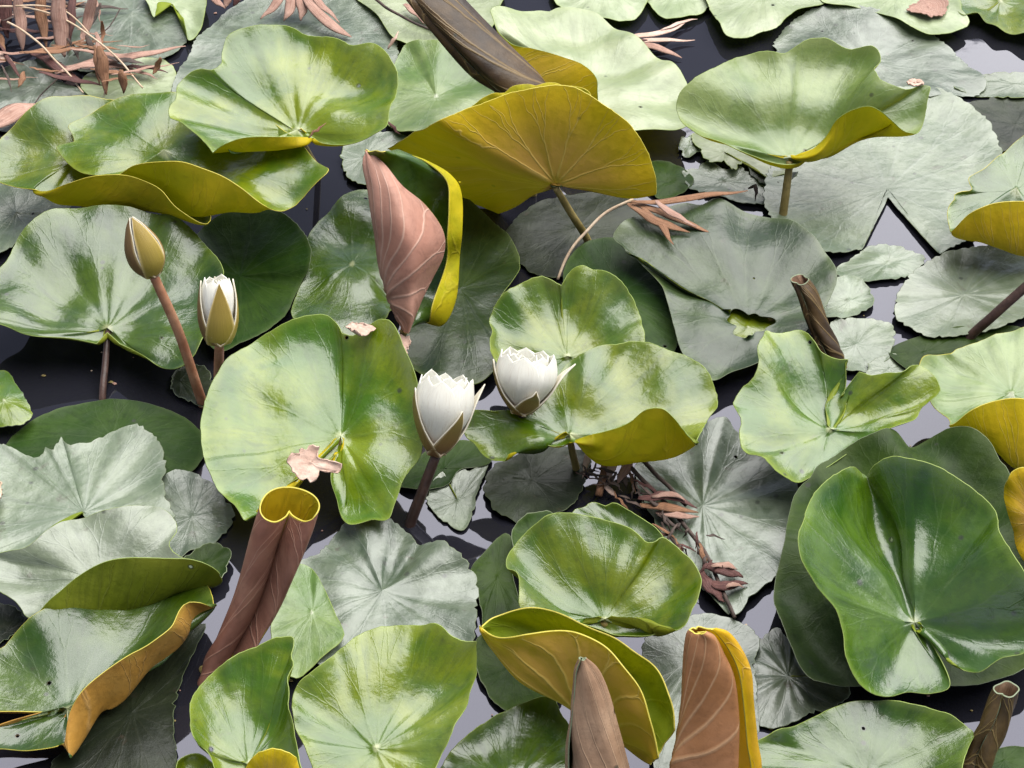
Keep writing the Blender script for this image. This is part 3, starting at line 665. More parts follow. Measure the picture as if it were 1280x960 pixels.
# curled lump on that leaf is modelled in its rim; the folded golden leaf stands on edge and shows its underside
leaf('big folded golden leaf standing on edge at top centre, pale veins on its underside', 'fresh', 'gold', (694, 229), .085,
     [[484, 184, -.045], (505, 176, -.02), (524, 165, 0), [547, 150, .012], (595, 131, .004), (640, 116), (685, 109), (719, 111), (756, 130), (790, 157), (809, 187), (820, 221), [821, 241, -.004], (786, 246, -.004), (737, 233), (712, 230), [693, 232], (677, 236, -.02), (648, 252, -.04), [621, 268, -.055], (602, 256, -.06), (576, 244, -.06), (545, 224, -.06), (510, 204, -.055)],
     tilt=(0, -.085), flip=True, wave=.0015, pleat=.0014, rimcol='gold', foot=(735, 302, .004), srad=.0042)
leaf('mint cupped leaf on a tall stalk at upper right, its near right edge rolled up', 'mint', 'olive', (988, 197), .085,
     [(846, 122), (866, 101), (897, 82), (927, 66), (955, 60), (982, 64), (1008, 50), (1034, 48), (1062, 56), (1092, 57), (1102, 75), [1096, 92], [1102, 106], (1120, 112), (1162, 107), (1157, 130), (1146, 152), (1130, 157),
      (1113, 150, .014, 1112, 157, 0), (1086, 138, .028, 1085, 163, 0), (1064, 139, .03, 1060, 171, 0), (1047, 149, .026, 1040, 181, 0), (1032, 172, .014, 1024, 187, 0), (1014, 191), (1001, 203), (980, 206), (950, 200), (924, 190), (895, 175), (864, 160), (852, 142)],
     tilt=(0, -.045), cup=.018, wave=.0025, pleat=.0016, foot=(978, 275, .0), srad=.0045)
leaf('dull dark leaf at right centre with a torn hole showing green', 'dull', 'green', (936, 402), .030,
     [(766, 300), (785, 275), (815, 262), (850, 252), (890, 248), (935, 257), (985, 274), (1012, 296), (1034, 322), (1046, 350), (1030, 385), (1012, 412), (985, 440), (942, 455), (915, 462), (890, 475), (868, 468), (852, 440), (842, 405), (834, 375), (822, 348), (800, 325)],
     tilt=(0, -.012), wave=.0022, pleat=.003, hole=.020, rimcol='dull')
leaf('small green leaf seen through the torn hole of the dull dark leaf', 'fresh', 'green', (935, 408), .020,
     [(895, 395), (915, 380), (945, 380), (972, 395), (968, 420), (940, 436), (910, 430)], tilt=(0, 0))
leaf('gold edged leaf cut by the right edge at mid height of the upper half', 'mid', 'gold', (1270, 235), .060,
     [(1290, 165), (1250, 192), (1232, 210), (1210, 225), (1214, 238), (1192, 244), (1184, 265), (1187, 288),
      (1190, 289, .006, 1192, 291, 0), (1212, 267, .022, 1222, 300, 0), (1242, 255, .03, 1250, 306, 0), (1282, 252, .03, 1285, 309, 0), (1330, 255, .02, 1330, 300, 0), (1340, 220), (1320, 175)], tilt=(0, -.03), wave=.0015, rimcol='gold')
leaf('pale green leaf with an upturned gold edge at the right edge of the picture', 'mint', 'gold', (1265, 490), .050,
     [(1149, 455), (1175, 440), (1212, 429), (1250, 416), (1290, 411), (1340, 430), (1350, 480), (1330, 545),
      (1284, 500, .034, 1290, 568, 0), (1242, 502, .032, 1256, 569, 0), (1212, 514, .026, 1230, 556, 0), (1191, 531, .008, 1196, 538, 0), (1185, 522), (1160, 502)], tilt=(0, -.02), wave=.002, rimcol='gold', pleat=.002)
leaf('heart shaped leaf standing behind the right flower', 'fresh', 'green', (709, 445), .048,
     [(617, 452), (611, 425), (613, 394), (625, 371), (655, 352), [677, 344], (692, 350), [702, 356], (708, 344), (720, 334), (738, 333), (767, 345), (787, 364), (803, 403), (806, 430), (780, 450), (735, 465), (700, 475), (650, 470)],
     tilt=(0, -.045), cup=.008, pleat=.0016, wave=.002)
leaf('bright leaf under the right flower, its near right edge turned up olive', 'fresh', 'olive', (712, 543), .064,
     [(708, 455), (737, 438), (767, 428), (796, 426), (831, 435), (860, 447), (882, 460), (895, 484), (897, 506), (884, 520),
      (869, 555, .014, 872, 556, 0), (850, 528, .024, 856, 563, 0), (828, 511, .028, 812, 562, 0), (808, 513, .026, 790, 561, 0), (786, 529, .018, 772, 559, 0), (758, 539, .012, 755, 556, 0), (724, 549, .004, 722, 553, 0),
      (689, 561), (659, 559), (625, 572), (608, 566), (594, 551), (580, 535), (587, 514), (622, 514), (650, 513), (680, 500)],
     tilt=(0, -.03), cup=.006, wave=.0025, pleat=.0014)
leaf('very large green leaf left of the flowers with a pale decayed notch', 'fresh', 'olive', (426, 545), .062,
     [(250, 544), (253, 510), (266, 476), (285, 446), (310, 426), (337, 411), (375, 397), (405, 393), (420, 402), [428, 416], (442, 420), [452, 412, .004], (478, 399, .016), (494, 405, .022), (510, 444, .02), (520, 472, .016), (526, 520, .008), (526, 570), (505, 600), (494, 626), (484, 650), (464, 645), (434, 650), (424, 622), (415, 598), [420, 568], [408, 580], (394, 591), (372, 598), (350, 612), (322, 640), (307, 658), (292, 637), (270, 607), (256, 577)],
     tilt=(0, -.035), cup=.01, wave=.002, pleat=.002, foot=(430, 640, 0))
leaf('yellow green notched leaf at right centre with a wavy rim', 'fresh', 'green', (1038, 536), .060,
     [(957, 414), (969, 416), (1002, 411), (1016, 424), (1026, 438), (1042, 446), [1060, 450], [1051, 494], [1074, 464], (1090, 470), (1110, 466), (1135, 458), (1152, 458), (1171, 474), (1176, 487), (1152, 502), (1141, 521), (1119, 534), (1092, 546), (1062, 564), (1025, 587), (995, 599), (972, 592), (954, 577), (931, 568), (923, 547), (926, 525), (917, 506), (926, 484), (943, 462), (940, 442), (950, 424)],
     tilt=(0, -.03), cup=.012, wave=.0025, pleat=.0014, seed=5)
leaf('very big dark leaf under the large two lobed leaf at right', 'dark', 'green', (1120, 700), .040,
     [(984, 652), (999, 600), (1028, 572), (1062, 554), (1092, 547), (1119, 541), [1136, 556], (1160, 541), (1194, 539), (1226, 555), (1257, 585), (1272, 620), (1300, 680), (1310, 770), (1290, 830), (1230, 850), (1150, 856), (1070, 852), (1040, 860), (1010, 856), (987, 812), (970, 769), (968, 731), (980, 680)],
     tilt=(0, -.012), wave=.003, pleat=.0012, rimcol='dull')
leaf('olive leaf edge cut by the right edge beside the large two lobed leaf', 'fresh', 'gold', (1300, 650), .075,
     [(1256, 618), (1264, 590), (1285, 582), (1340, 590), (1350, 700), (1300, 720), (1272, 690), (1262, 650)], tilt=(0, -.06), flip=True, rimcol='gold')
leaf('large two lobed leaf at right, left lobe bright and right lobe dark green', 'mid', 'green', (1143, 778), .080,
     [(1010, 634, .04), (1026, 607, .034), (1044, 592, .022), (1060, 587, .012), (1074, 593, .002), [1085, 597, 0], (1092, 584, .014), (1111, 571, .026), (1137, 572, .034), (1175, 584, .034), (1212, 607, .034), (1240, 632, .034), (1252, 665, .036), (1270, 695, .036), (1292, 730, .034), (1310, 780, .02), (1282, 814, .008), (1250, 826, .004), (1224, 843), (1206, 840), (1190, 826), (1166, 800), [1150, 785], (1168, 812), (1187, 858), (1162, 866), (1134, 864), (1111, 870), (1088, 864, .006), (1070, 845, .014), (1060, 818, .022), (1058, 791, .026), (1044, 754, .034), (1021, 727, .042), (999, 701, .046), (991, 671, .046), (1002, 652, .043)],
     tilt=(0, -.035), cup=.008, wave=.002, pleat=.0012, rimcol='bright', seed=11)
leaf('broad green leaf at the bottom edge, right of the copper rolled leaf', 'mid', 'green', (1085, 965), .045,
     [(942, 926), (965, 915), (995, 906), (1025, 892), (1062, 877), (1100, 875), (1137, 879), (1175, 889), (1205, 904), (1218, 916), (1210, 937), (1203, 965), (1180, 1030), (1080, 1050), (980, 1020), (940, 960)], tilt=(0, -.03), cup=.008, wave=.002, pleat=.0016)
leaf('leaf sliver behind the cupped leaf above the gold folded leaf', 'mid', 'green', (780, 670), .030,
     [(715, 640), (732, 630), (744, 625), (776, 632), (802, 646), (830, 670), (820, 720), (770, 725), (720, 690)], tilt=(0, -.02))
leaf('dark leaf rim left of the cupped leaf above the gold folded leaf', 'dark', 'green', (675, 680), .026,
     [(640, 664), (655, 650), (688, 640), (720, 650), (730, 690), (690, 720), (650, 700)], rimcol='dull', raised=True)
leaf('round cupped leaf at lower centre with pale middle, above the gold folded leaf', 'fresh', 'green', (756, 774), .062,
     [(628, 706), (640, 686), (662, 660), (689, 643), (719, 642), (756, 649), (790, 661), (811, 678), (828, 671), (850, 686), (869, 705), (879, 731), (874, 757), (857, 784), (846, 788), (835, 784), (812, 789), (786, 792), (768, 793), (748, 786), (719, 778), (690, 778), (664, 774), (646, 762), (643, 724)],
     tilt=(0, -.035), cup=.016, wave=.002, pleat=.0016)
leaf('tall bright leaf at the bottom edge, left of centre, leaning to the viewer', 'fresh', 'olive', (470, 935), .080,
     [(364, 885), (371, 856), (400, 832), (426, 810), (456, 787), (482, 780), (520, 780), (550, 784), (572, 800), [597, 803], (595, 826), (584, 870), (565, 922), (550, 948), (530, 1000), (470, 1030), (410, 1010), (390, 958), (376, 926)],
     tilt=(0, -.045), cup=.010, wave=.002, pleat=.0016)
leaf('bright leaf with a shaded right side at the bottom left, before the rolled leaf', 'fresh', 'green', (310, 955), .088,
     [(232, 892), (240, 870), (262, 844), (289, 821), (326, 801), (352, 795), (368, 797), (366, 818), (373, 834), (368, 862), (367, 900), (372, 940), (380, 980), (340, 1010), (280, 1000), (258, 946), (240, 930), (233, 910)],
     tilt=(0, -.05), cup=.014, wave=.002, pleat=.0012)
leaf('small bright leaf lobe cut by the bottom edge under the bright shaded leaf', 'fresh', 'green', (245, 975), .070,
     [(220, 962), (226, 946), (244, 940), (258, 946), (272, 965), (270, 1000), (235, 1005)], tilt=(0, -.03), cup=.004, raised=True)
leaf('gold edge of a leaf peeking over the bottom edge', 'fresh', 'gold', (342, 985), .100,
     [(306, 962), (318, 946), (340, 938), (362, 942), (378, 958), (385, 990), (345, 1010), (305, 995)], tilt=(0, -.07), flip=True, rimcol='gold', raised=True)
leaf('green leaf cut by the bottom edge between the bright leaf and the brown cone', 'mid', 'green', (640, 985), .040,
     [(540, 975), (560, 940), (600, 906), (642, 885), (686, 868), (706, 888), (722, 930), (730, 1000), (660, 1040), (560, 1020)], tilt=(0, -.03), wave=.002, pleat=.0018)
leaf('grey topped leaf at lower left with a wide green near edge turned up', 'grey', 'green', (125, 722), .040,
     [(-40, 712), (-30, 695), (5, 688), (36, 684), (62, 664), (88, 649), (120, 642), (161, 636), (195, 633), (217, 645), (221, 664), (212, 682), (230, 698),
      (277, 720, .024, 272, 734, .01), (262, 707, .034, 240, 733, .008), (238, 699, .036, 212, 740, .004), (205, 697, .036, 182, 752, 0), (169, 697, .036, 150, 761, 0), (131, 703, .034, 120, 766, 0), (97, 721, .024, 92, 768, 0), (67, 746, .012, 66, 770, 0), (34, 768),
      (20, 752), (-10, 735)], tilt=(0, -.025), wave=.002, pleat=.001, rimcol='bright')
leaf('deep green leaf at the left edge with an orange edge rolled up on its right', 'mid', 'orange', (84, 886), .030,
     [(-30, 815), (0, 805), (22, 787), (60, 765), (120, 738), (200, 716), (245, 716), (262, 735, .012),
      (266, 757, .026, 268, 760, .02), (234, 757, .036, 246, 776, .014), (216, 784, .034, 232, 800, .01), (196, 800, .034, 200, 822, .006), (162, 817, .034, 165, 855, .004), (124, 844, .032, 130, 876, .002), (101, 866, .028, 108, 908, 0), (87, 892, .018, 92, 934, 0), (79, 930, .004, 84, 941, 0),
      (74, 934), (40, 938), (0, 936), (-30, 942), [-30, 914], (0, 907), [68, 890], (0, 889), [-30, 889]], tilt=(0, -.012), wave=.0015, pleat=.0014, rimcol='gold')

# ------------------------------------------------------------ folded and rolled leaves
loft('folded leaf with a pink veined underside and an olive far half, left of centre', 'mid', 'pink', [
    [(457, 188, .19), (458, 189, .19), (459, 190, .19), (480, 189, 0.201), (497, 189, .18), (500, 191, .18)],
    [(480, 205, .185), (468, 205, .187), (457, 207, .18), (500, 200, 0.181), (531, 202, .165), (531, 203, .166)],
    [(503, 231, .17), (482, 232, .177), (462, 235, .165), (520, 220, 0.156), (561, 221, .15), (558, 226, .152)],
    [(531, 255, .15), (495, 262, .162), (465, 268, .145), (532, 246, .130), (575, 244, .135), (562, 258, .136)],
    [(552, 288, .125), (510, 300, .142), (470, 300, .12), (536, 282, .103), (578, 290, .11), (560, 298, .112)],
    [(553, 318, .105), (512, 330, .122), (475, 335, .095), (538, 330, .079), (575, 322, .085), (558, 330, .087)],
    [(540, 350, .085), (512, 362, .097), (484, 367, .075), (528, 366, .06), (569, 372, .06), (540, 380, .075)],
    [(525, 382, .07), (512, 390, .077), (494, 393, .06), (525, 392, 0.061), (552, 405, .045), (536, 402, .055)],
    [(511, 415, .055), (509, 416, .055), (505, 413, .05), (515, 410, 0.056), (528, 399, .04), (528, 399, .045)]],
    base=(505, 412, .05), foot=(500, 440, 0), centre=(.78, .40), veins=(.6, 1.6), rimcol='gold', flip=True, far=(.72, 'olive'))

def scroll(axis, dent=.4, turns=1.0, start=0.0, n=22, ratio=.66, lap=.0, dip=None):
    """rows of a rolled leaf from (x, y, h, rx): level rings, opened at a seam"""
    rows = []
    for (x, y, h, rx) in axis:
        row = []
        for i in range(n + 1):
            s = i / n; th = start + 2 * math.pi * turns * s
            e = min(s, 1 - s) * 2 * math.pi * turns
            f = 1 - dent * math.exp(-(e / .42) ** 2) - lap * s
            dh = dip(th, rx) if dip else 0
            row.append((x - rx * f * math.sin(th), y + rx * f * ratio * math.cos(th), h + dh))
        rows.append(row)
    return rows
ax = [(362, 634, .150, 37), (356, 655, .136, 36.5), (347, 682, .117, 35), (334, 718, .092, 32), (319, 757, .064, 30), (301, 795, .038, 28), (285, 825, .018, 26), (268, 850, .002, 18), (255, 870, -.012, 9)]
loft('double scrolled rolled leaf standing tall at lower left, brown pink outside and olive inside', 'olive', 'mauve', scroll(ax, .8, dip=lambda th, rx: -.013 * math.exp(-(min(th, 2 * math.pi - th) / .7) ** 2)), base=(262, 860, -.01), centre=(1.0, .5), veins=(1, 1.6), flip=True, nv=110, nu=70)
ax = [(729, 824, .160, 2.5), (733, 842, .148, 15), (738, 872, .13, 24), (742, 905, .11, 31), (746, 940, .088, 37), (750, 985, .06, 41), (752, 1040, .025, 30), (752, 1080, .0, 12)]
loft('brown pointed cone of a rolled leaf at the bottom centre', 'dark', 'rust', scroll(ax, .0, 1.15, start=1.2, lap=.16), base=(752, 1075, .0), centre=(1.0, .5), veins=(1, 1.4), nv=90, nu=70, rimcol='dull', flip=True)
loft('gold leaf folded in half below the round cupped leaf, lower centre', 'green', 'gold', [
    [(600, 784, .12), (600, 786, .12), (601, 788, .118), (601, 786, .116), (602, 783, .118)],
    [(622, 797, .127), (619, 802, .115), (617, 810, .10), (616, 788, .10), (622, 771, .112)],
    [(660, 793, .133), (655, 816, .115), (651, 850, .085), (655, 790, .085), (665, 760, .116)],
    [(719, 791, .14), (706, 827, .115), (700, 878, .07), (712, 802, .08), (723, 778, .116)],
    [(763, 815, .14), (752, 852, .11), (745, 907, .06), (770, 830, .075), (777, 803, .112)],
    [(797, 856, .128), (787, 892, .1), (783, 932, .05), (810, 870, .065), (817, 832, .10)],
    [(815, 902, .11), (808, 925, .085), (803, 946, .045), (825, 900, .06), (839, 875, .09)],
    [(821, 947, .09), (818, 950, .08), (814, 953, .06), (828, 935, .06), (841, 912, .08)]],
    base=(745, 905, .06), foot=(745, 950, 0), centre=(.55, .5), veins=(1.2, 1), rimcol='gold', flip=True)
rows = []
for (y, h, xl, xm, xr, xo, xy) in [(786, .168, 862, 872, 882, 893, 888), (792, .164, 859, 876, 893, 908, 898), (812, .15, 857, 880, 905, 924, 914), (840, .133, 856, 886, 917, 937, 925), (880, .108, 853, 888, 922, 940, 930), (925, .08, 846, 885, 923, 943, 934), (970, .052, 838, 880, 920, 946, 938), (1030, .012, 850, 880, 905, 920, 912), (1060, -.01, 868, 878, 890, 898, 895)]:
    d = max(0, min(14, (y - 780) * .5))
    rows.append([(xr - 10, y - d * .2 + 4, h), (xr, y + d * .1 + 4, h + .001), (xr - 4, y + d * .5 + 5, h + .001), (xm, y + d * .8 + 4, h), (xl + 3, y + d * .3 + 3, h), (xl, y, h), (xl + 6, y - d * .5, h), (xm, y - d * .8, h), (xr, y - d * .6, h), (xo, y - d * .2, h), (xo + 1, y + d * .2, h + .002), (xy, y + d * .3, h + .003)])
loft('copper pink rolled leaf with a yellow outer edge at the bottom, right of centre', 'gold', 'copper', rows, base=(878, 1058, -.01), centre=(.72, .44), veins=(.7, 2.2), nv=90, nu=70, flip=True, far=(.68, 'gold'))
ax = [(520, -30, .175, 30), (540, -5, .165, 33), (565, 25, .148, 36), (595, 58, .128, 38), (625, 88, .108, 38), (648, 108, .092, 34), (668, 128, .07, 26), (690, 155, .02, 12)]
loft('dark brown rolled leaf with golden streaks slanting in from the top edge', 'brown', 'brown', scroll(ax, .25, start=.6, ratio=.55), base=(690, 152, .02), foot=(700, 165, 0), centre=(1.0, .5), veins=(1, 1.5), nv=90, nu=70, rimcol='dull')
ax = [(1258, 862, .085, 15), (1252, 880, .074, 17), (1242, 905, .058, 18), (1231, 930, .04, 19), (1219, 958, .022, 18), (1206, 985, .004, 12)]
loft('short brown dried roll of a leaf at the lower right corner', 'rust', 'brown', scroll(ax, .3, start=.4), base=(1206, 984, .003), centre=(1.0, .5), veins=(1, 2), nv=60, nu=50, rimcol='dull', flip=True)
ax = [(1000, 350, .078, 10), (1007, 365, .068, 12), (1016, 388, .052, 13), (1026, 412, .036, 13), (1036, 436, .02, 13), (1048, 462, .003, 10)]
loft('cut brown rolled leaf stub leaning behind the yellow green notched leaf', 'rust', 'brown', scroll(ax, .3, start=.5), base=(1048, 461, .003), centre=(1.0, .5), veins=(1, 2), nv=60, nu=50, rimcol='dull', flip=True)

# ------------------------------------------------------------ flowers and buds
def petal_mat(name, lo, hi, rim=None, rough=.45, trans=.3, split=.5, spec=.3):
    m = bpy.data.materials.new(name); m.use_nodes = True; t = m.node_tree
    pb = t.nodes['Principled BSDF']; out = t.nodes['Material Output']
    uv = nd(t, 'ShaderNodeUVMap'); uv.uv_map = 'polar'; sx = nd(t, 'ShaderNodeSeparateXYZ'); t.links.new(uv.outputs[0], sx.inputs[0])
    mp = nd(t, 'ShaderNodeMapping'); mp.inputs['Scale'].default_value = (16, 1.5, 1); t.links.new(uv.outputs[0], mp.inputs[0])
    n = noise(t, mp.outputs[0], 2.2, 4, .6)
    c = mixc(t, ramp(t, math_(t, 'ADD', sx.outputs[1], math_(t, 'MULTIPLY', math_(t, 'SUBTRACT', n, .5), .35)), 0.0, split), lo, hi)
    c = mixc(t, math_(t, 'MULTIPLY', ramp(t, n, .5, .7), .3), c, tuple(x * .6 for x in lo))
    if rim:
        e = math_(t, 'ABSOLUTE', math_(t, 'SUBTRACT', sx.outputs[0], .5))
        c = mixc(t, ramp(t, e, .38, .5), c, rim)
    t.links.new(c, pb.inputs['Base Color']); pb.inputs['Roughness'].default_value = rough; pb.inputs['Specular IOR Level'].default_value = spec
    b = nd(t, 'ShaderNodeBump'); b.inputs['Strength'].default_value = .35; b.inputs['Distance'].default_value = .001
    t.links.new(n, b.inputs['Height']); t.links.new(b.outputs[0], pb.inputs['Normal'])
    tr = nd(t, 'ShaderNodeBsdfTranslucent'); t.links.new(c, tr.inputs[0])
    mx = nd(t, 'ShaderNodeMixShader'); mx.inputs[0].default_value = trans
    t.links.new(pb.outputs[0], mx.inputs[1]); t.links.new(tr.outputs[0], mx.inputs[2]); t.links.new(mx.outputs[0], out.inputs[0])
    return m
WHITE = petal_mat('petal_white', (.84, .64, .45), (.94, .92, .85), rough=.5, trans=.45, split=.42)
WHITE_IN = petal_mat('petal_white_inner', (.92, .88, .76), (.94, .93, .87), rough=.5, trans=.45)
SEPAL = petal_mat('sepal_outside', (.2, .1, .04), (.27, .2, .06), rim=(.5, .38, .2), trans=.1, split=.9)
SEPAL_IN = petal_mat('sepal_inside', (.7, .55, .38), (.8, .75, .62), trans=.3)
SEPAL_BUD = petal_mat('sepal_bud', (.3, .23, .04), (.25, .17, .035), rim=(.55, .42, .17), trans=.1, split=1.0)
SEPAL_BUD_SHADED = petal_mat('sepal_bud_shaded', (.16, .09, .035), (.2, .12, .045), rim=(.45, .33, .14), trans=.1, split=1.0)  # darker copy of the bud sepal, shade of the unlit side in its colour

def petal(name, O, A, phi, prof, width, mout, min_, parent, tip=2.2, nu=15, nv=22, cupf=1.0, thick=.0008, shape=.62):
    """a petal on the flower axis frame A=(ex, ey, ez) from origin O; prof = [(distance along the axis, radius)] spline, width = half angle or metres"""
    ex, ey, ez = A
    K = np.array([[a, r_, 0] for a, r_ in prof], float)
    S = spline(K, [False] * len(K), .0006, closed=False)
    idx = np.linspace(0, len(S) - 1, nv).astype(int); S = S[idx]
    rad = ex * math.cos(phi) + ey * math.sin(phi); tan = -ex * math.sin(phi) + ey * math.cos(phi)
    G = np.zeros((nu, nv, 3)); UV = np.zeros((nu, nv, 2))
    for j in range(nv):
        t = j / (nv - 1)
        wv = width * max(.02, (math.sin(math.pi * min(1, t ** shape)) ** .75 if t > .5 ** (1 / shape) else (.38 + .62 * math.sin(math.pi * t ** shape))))
        if t > .5 ** (1 / shape): wv = width * max(.015, 1 - ((t - .5 ** (1 / shape)) / (1 - .5 ** (1 / shape))) ** tip)
        ra = max(S[j, 1], .0015)
        for i in range(nu):
            s = (i / (nu - 1) - .5) * 2
            an = s * wv / max(ra, width * .75) * cupf
            rr = max(ra, width * .75)
            G[i, j] = O + ez * S[j, 0] + rad * (ra - rr + rr * math.cos(an)) + tan * (rr * math.sin(an))
            UV[i, j] = (i / (nu - 1), t)
    V, F, M, U = shell(G, UV, False, thick, None, None, None, flip=True)
    return obj(name, make_mesh(name, V, F, [mout, min_, min_], M, U), parent)

def frame(axis):
    ez = np.asarray(axis, float); ez /= np.linalg.norm(ez)
    ex = np.cross([0, 1, 0], ez); ex /= np.linalg.norm(ex)
    return ex, np.cross(ez, ex), ez

def flower(label, base, tip, foot, width_px, sepals, r):
    O = W(*base); T = W(*tip); L = np.linalg.norm(T - O); A = frame(T - O)
    Rm = width_px / 2 * np.linalg.norm(W(641, 480) - W(640, 480))
    root = empty('water_lily_flower', (W(*foot)[0], W(*foot)[1], 0))
    # two whorls of white petals closing to a cup, then four sepals outside
    for k in range(9):
        ph = 2 * math.pi * k / 9 + .2 + r.uniform(-.1, .1); q = r.uniform(.93, 1.0)
        petal('petal', O, A, ph, [(L * .02, .002), (L * .3, Rm * .55), (L * .62, Rm * .86), (L * q, Rm * .76)], Rm * .52, WHITE, WHITE_IN, root, tip=7)
    for k in range(8):
        ph = 2 * math.pi * k / 8 + r.uniform(-.1, .1); q = r.uniform(.9, 1.02)
        petal('petal', O, A, ph, [(L * .05, .002), (L * .3, Rm * .35), (L * .62, Rm * .58), (L * q, Rm * .56)], Rm * .44, WHITE_IN, WHITE_IN, root, tip=7)
    for k in range(6):
        ph = 2 * math.pi * k / 6 + .3; q = r.uniform(.86, .96)
        petal('petal', O, A, ph, [(L * .08, .001), (L * .4, Rm * .2), (L * .7, Rm * .3), (L * q, Rm * .24)], Rm * .34, WHITE_IN, WHITE_IN, root, tip=7)
    for ph, ln, fl in sepals:
        petal('sepal', O, A, math.radians(ph), [(0, .0015), (L * .08, Rm * .34), (L * .35, Rm * .72), (L * .6 * ln + L * .1, Rm * (.92 + fl * .3)), (L * .9 * ln, Rm * (.95 + fl))], Rm * .44, SEPAL, SEPAL_IN, root, tip=1.25, thick=.0014, shape=.5)
    f = W(*foot)
    stem_to_bed(O + A[2] * .001, f, .0052, STEM['dark'], root, 'stem')
    tag(root, label, 'flower', 'white water lily flowers')
    return root
r = random.Random(3)
flower('opening white water lily with brown sepals, the left one, on a dark stalk over water', (545, 570, .062), (560, 468, .125), (513, 655, 0), 78, [(-60, .72, .05), (200, .9, .02), (20, 1.0, .28), (110, .9, .05)], r)
flower('opening white water lily resting on the bright leaf, right of the other flower', (652, 518, .070), (661, 440, .122), (656, 522, 0), 82, [(-75, .58, .02), (190, .95, .05), (5, .95, .42), (100, .9, .05)], r)

def bud(label, base, tip, foot, width_px, phis, stem, white, rad, via=None):
    O = W(*base); T = W(*tip); L = np.linalg.norm(T - O); A = frame(T - O)
    Rm = width_px / 2 * np.linalg.norm(W(641, 480) - W(640, 480))
    root = empty('water_lily_bud', (W(*foot)[0], W(*foot)[1], 0))
    if white:
        for k in range(6):
            petal('petal', O, A, 2 * math.pi * k / 6 + .25, [(L * .1, Rm * .4), (L * .5, Rm * .78), (L * .8, Rm * .78), (L * (.97 + .03 * (k % 2)), Rm * .6)], Rm * .62, WHITE, WHITE_IN, root, tip=7)
        for k in range(4):
            petal('petal', O, A, 2 * math.pi * k / 4 + .6, [(L * .1, Rm * .2), (L * .5, Rm * .4), (L * .8, Rm * .45), (L * .96, Rm * .2)], Rm * .45, WHITE_IN, WHITE_IN, root, tip=3)
        prof = [(0, .002), (L * .06, Rm * .62), (L * .3, Rm * .95), (L * .6, Rm * .98), (L * .95, Rm * .80)]
    else:
        prof = [(0, .002), (L * .05, Rm * .5), (L * .25, Rm * .95), (L * .5, Rm * .97), (L * .8, Rm * .55), (L * 1.0, Rm * .08)]
    for i, ph in enumerate(phis):
        petal('sepal', O, A, math.radians(ph), prof, Rm * (.78 if not white else .86), SEPAL_BUD if i % 2 == 0 else SEPAL_BUD_SHADED, SEPAL_IN, root, tip=1.4 if white else 1.8, thick=.0013, shape=.62 if not white else .5)
    f = W(*foot)
    pts = [O + A[2] * .002] + ([W(*v) for v in via] if via else []) + [f, f + np.array([.01, .03, -.1]), f + np.array([.02, .08, BED])]
    obj('stem', tube_mesh('stem', pts, [rad * .9] + [rad * .95] * (len(via) if via else 0) + [rad, rad, rad], STEM[stem], 12, step=.006), root)
    tag(root, label, 'flower bud', 'water lily buds')
bud('closed olive water lily bud on a long slanting rose brown stalk', (192, 345, .150), (164, 272, .205), (254, 506, .0), 43, (-50, 40, 130, 220), 'rose', False, .0049, via=[(222, 412, .092)])
bud('water lily bud just opening, white petal tips between brown gold sepals', (274, 431, .098), (271, 346, .155), (276, 500, 0), 47, (-75, 195, 15, 105), 'rose', True, .0048)

# ------------------------------------------------------------ dead stalks, straw and withered leaves
def debris(name, label, cat, at, group=None):
    p = W(*at); root = empty(name, (p[0], p[1], 0)); tag(root, label, cat, group); return root
def single(o, label, cat, group=None): return tag(o, label, cat, group)
G1 = 'dead reed stalks in the top left corner'
single(strip('dead_reed', [(22, -25, .075), (24, 10, .05), (26, 40, .03), (28, 64, .012)], .013, DRY['pink'], flat=.3), 'pale dead reed blade, leftmost of the broad ones in the corner', 'dead reed', G1)
single(strip('dead_reed', [(72, -25, .08), (74, 10, .055), (76, 45, .03), (80, 72, .012)], .018, DRY['pink'], flat=.3), 'widest dead reed blade, standing in the middle of the corner stalks', 'dead reed', G1)
single(strip('dead_reed', [(120, -25, .07), (115, 5, .045), (108, 30, .025), (102, 56, .012)], .015, DRY['pink'], flat=.3), 'dead reed blade leaning right, the rightmost of the corner stalks', 'dead reed', G1)
single(strip('dead_reed', [(8, -25, .06), (6, 15, .035), (10, 48, .012)], .018, DRY['maroon'], flat=.3), 'dark maroon dead reed blade at the very corner', 'dead reed', G1)
single(strip('dead_reed', [(50, -25, .06), (52, 20, .03), (58, 60, .01)], .014, DRY['brown'], flat=.3), 'brown dead reed blade in shade between two pale blades', 'dead reed', G1)
single(strip('dead_reed', [(92, -25, .05), (90, 15, .03), (88, 50, .01)], .010, DRY['maroon'], flat=.3), 'narrow maroon reed blade behind the widest pale blade', 'dead reed', G1)
G2 = 'thin straws lying over the top left corner'
single(twig('straw', [(-20, 9, .05), (35, 10, .05), (75, 22, .045), (118, 48, .035), (150, 76, .025), (178, 110, .016)], .0013, DRY['straw']), 'long pale straw crossing the reeds down to the brown scraps', 'straw', G2)
single(twig('straw', [(20, 8, .055), (60, 8, .052), (85, 16, .048), (112, 42, .035)], .0011, DRY['straw']), 'short pale straw crossing the widest reed near the top', 'straw', G2)
single(twig('straw', [(9, 28, .045), (40, 46, .04), (68, 74, .03), (90, 98, .02), (104, 116, .014)], .0013, DRY['straw']), 'pale straw slanting from the left edge to the folded olive leaf', 'straw', G2)
single(twig('straw', [(150, 12, .02), (138, 32, .018), (118, 48, .016), (92, 70, .014)], .0008, DRY['twig']), 'thin dark bent straw on the dull grey green leaf', 'straw', G2)
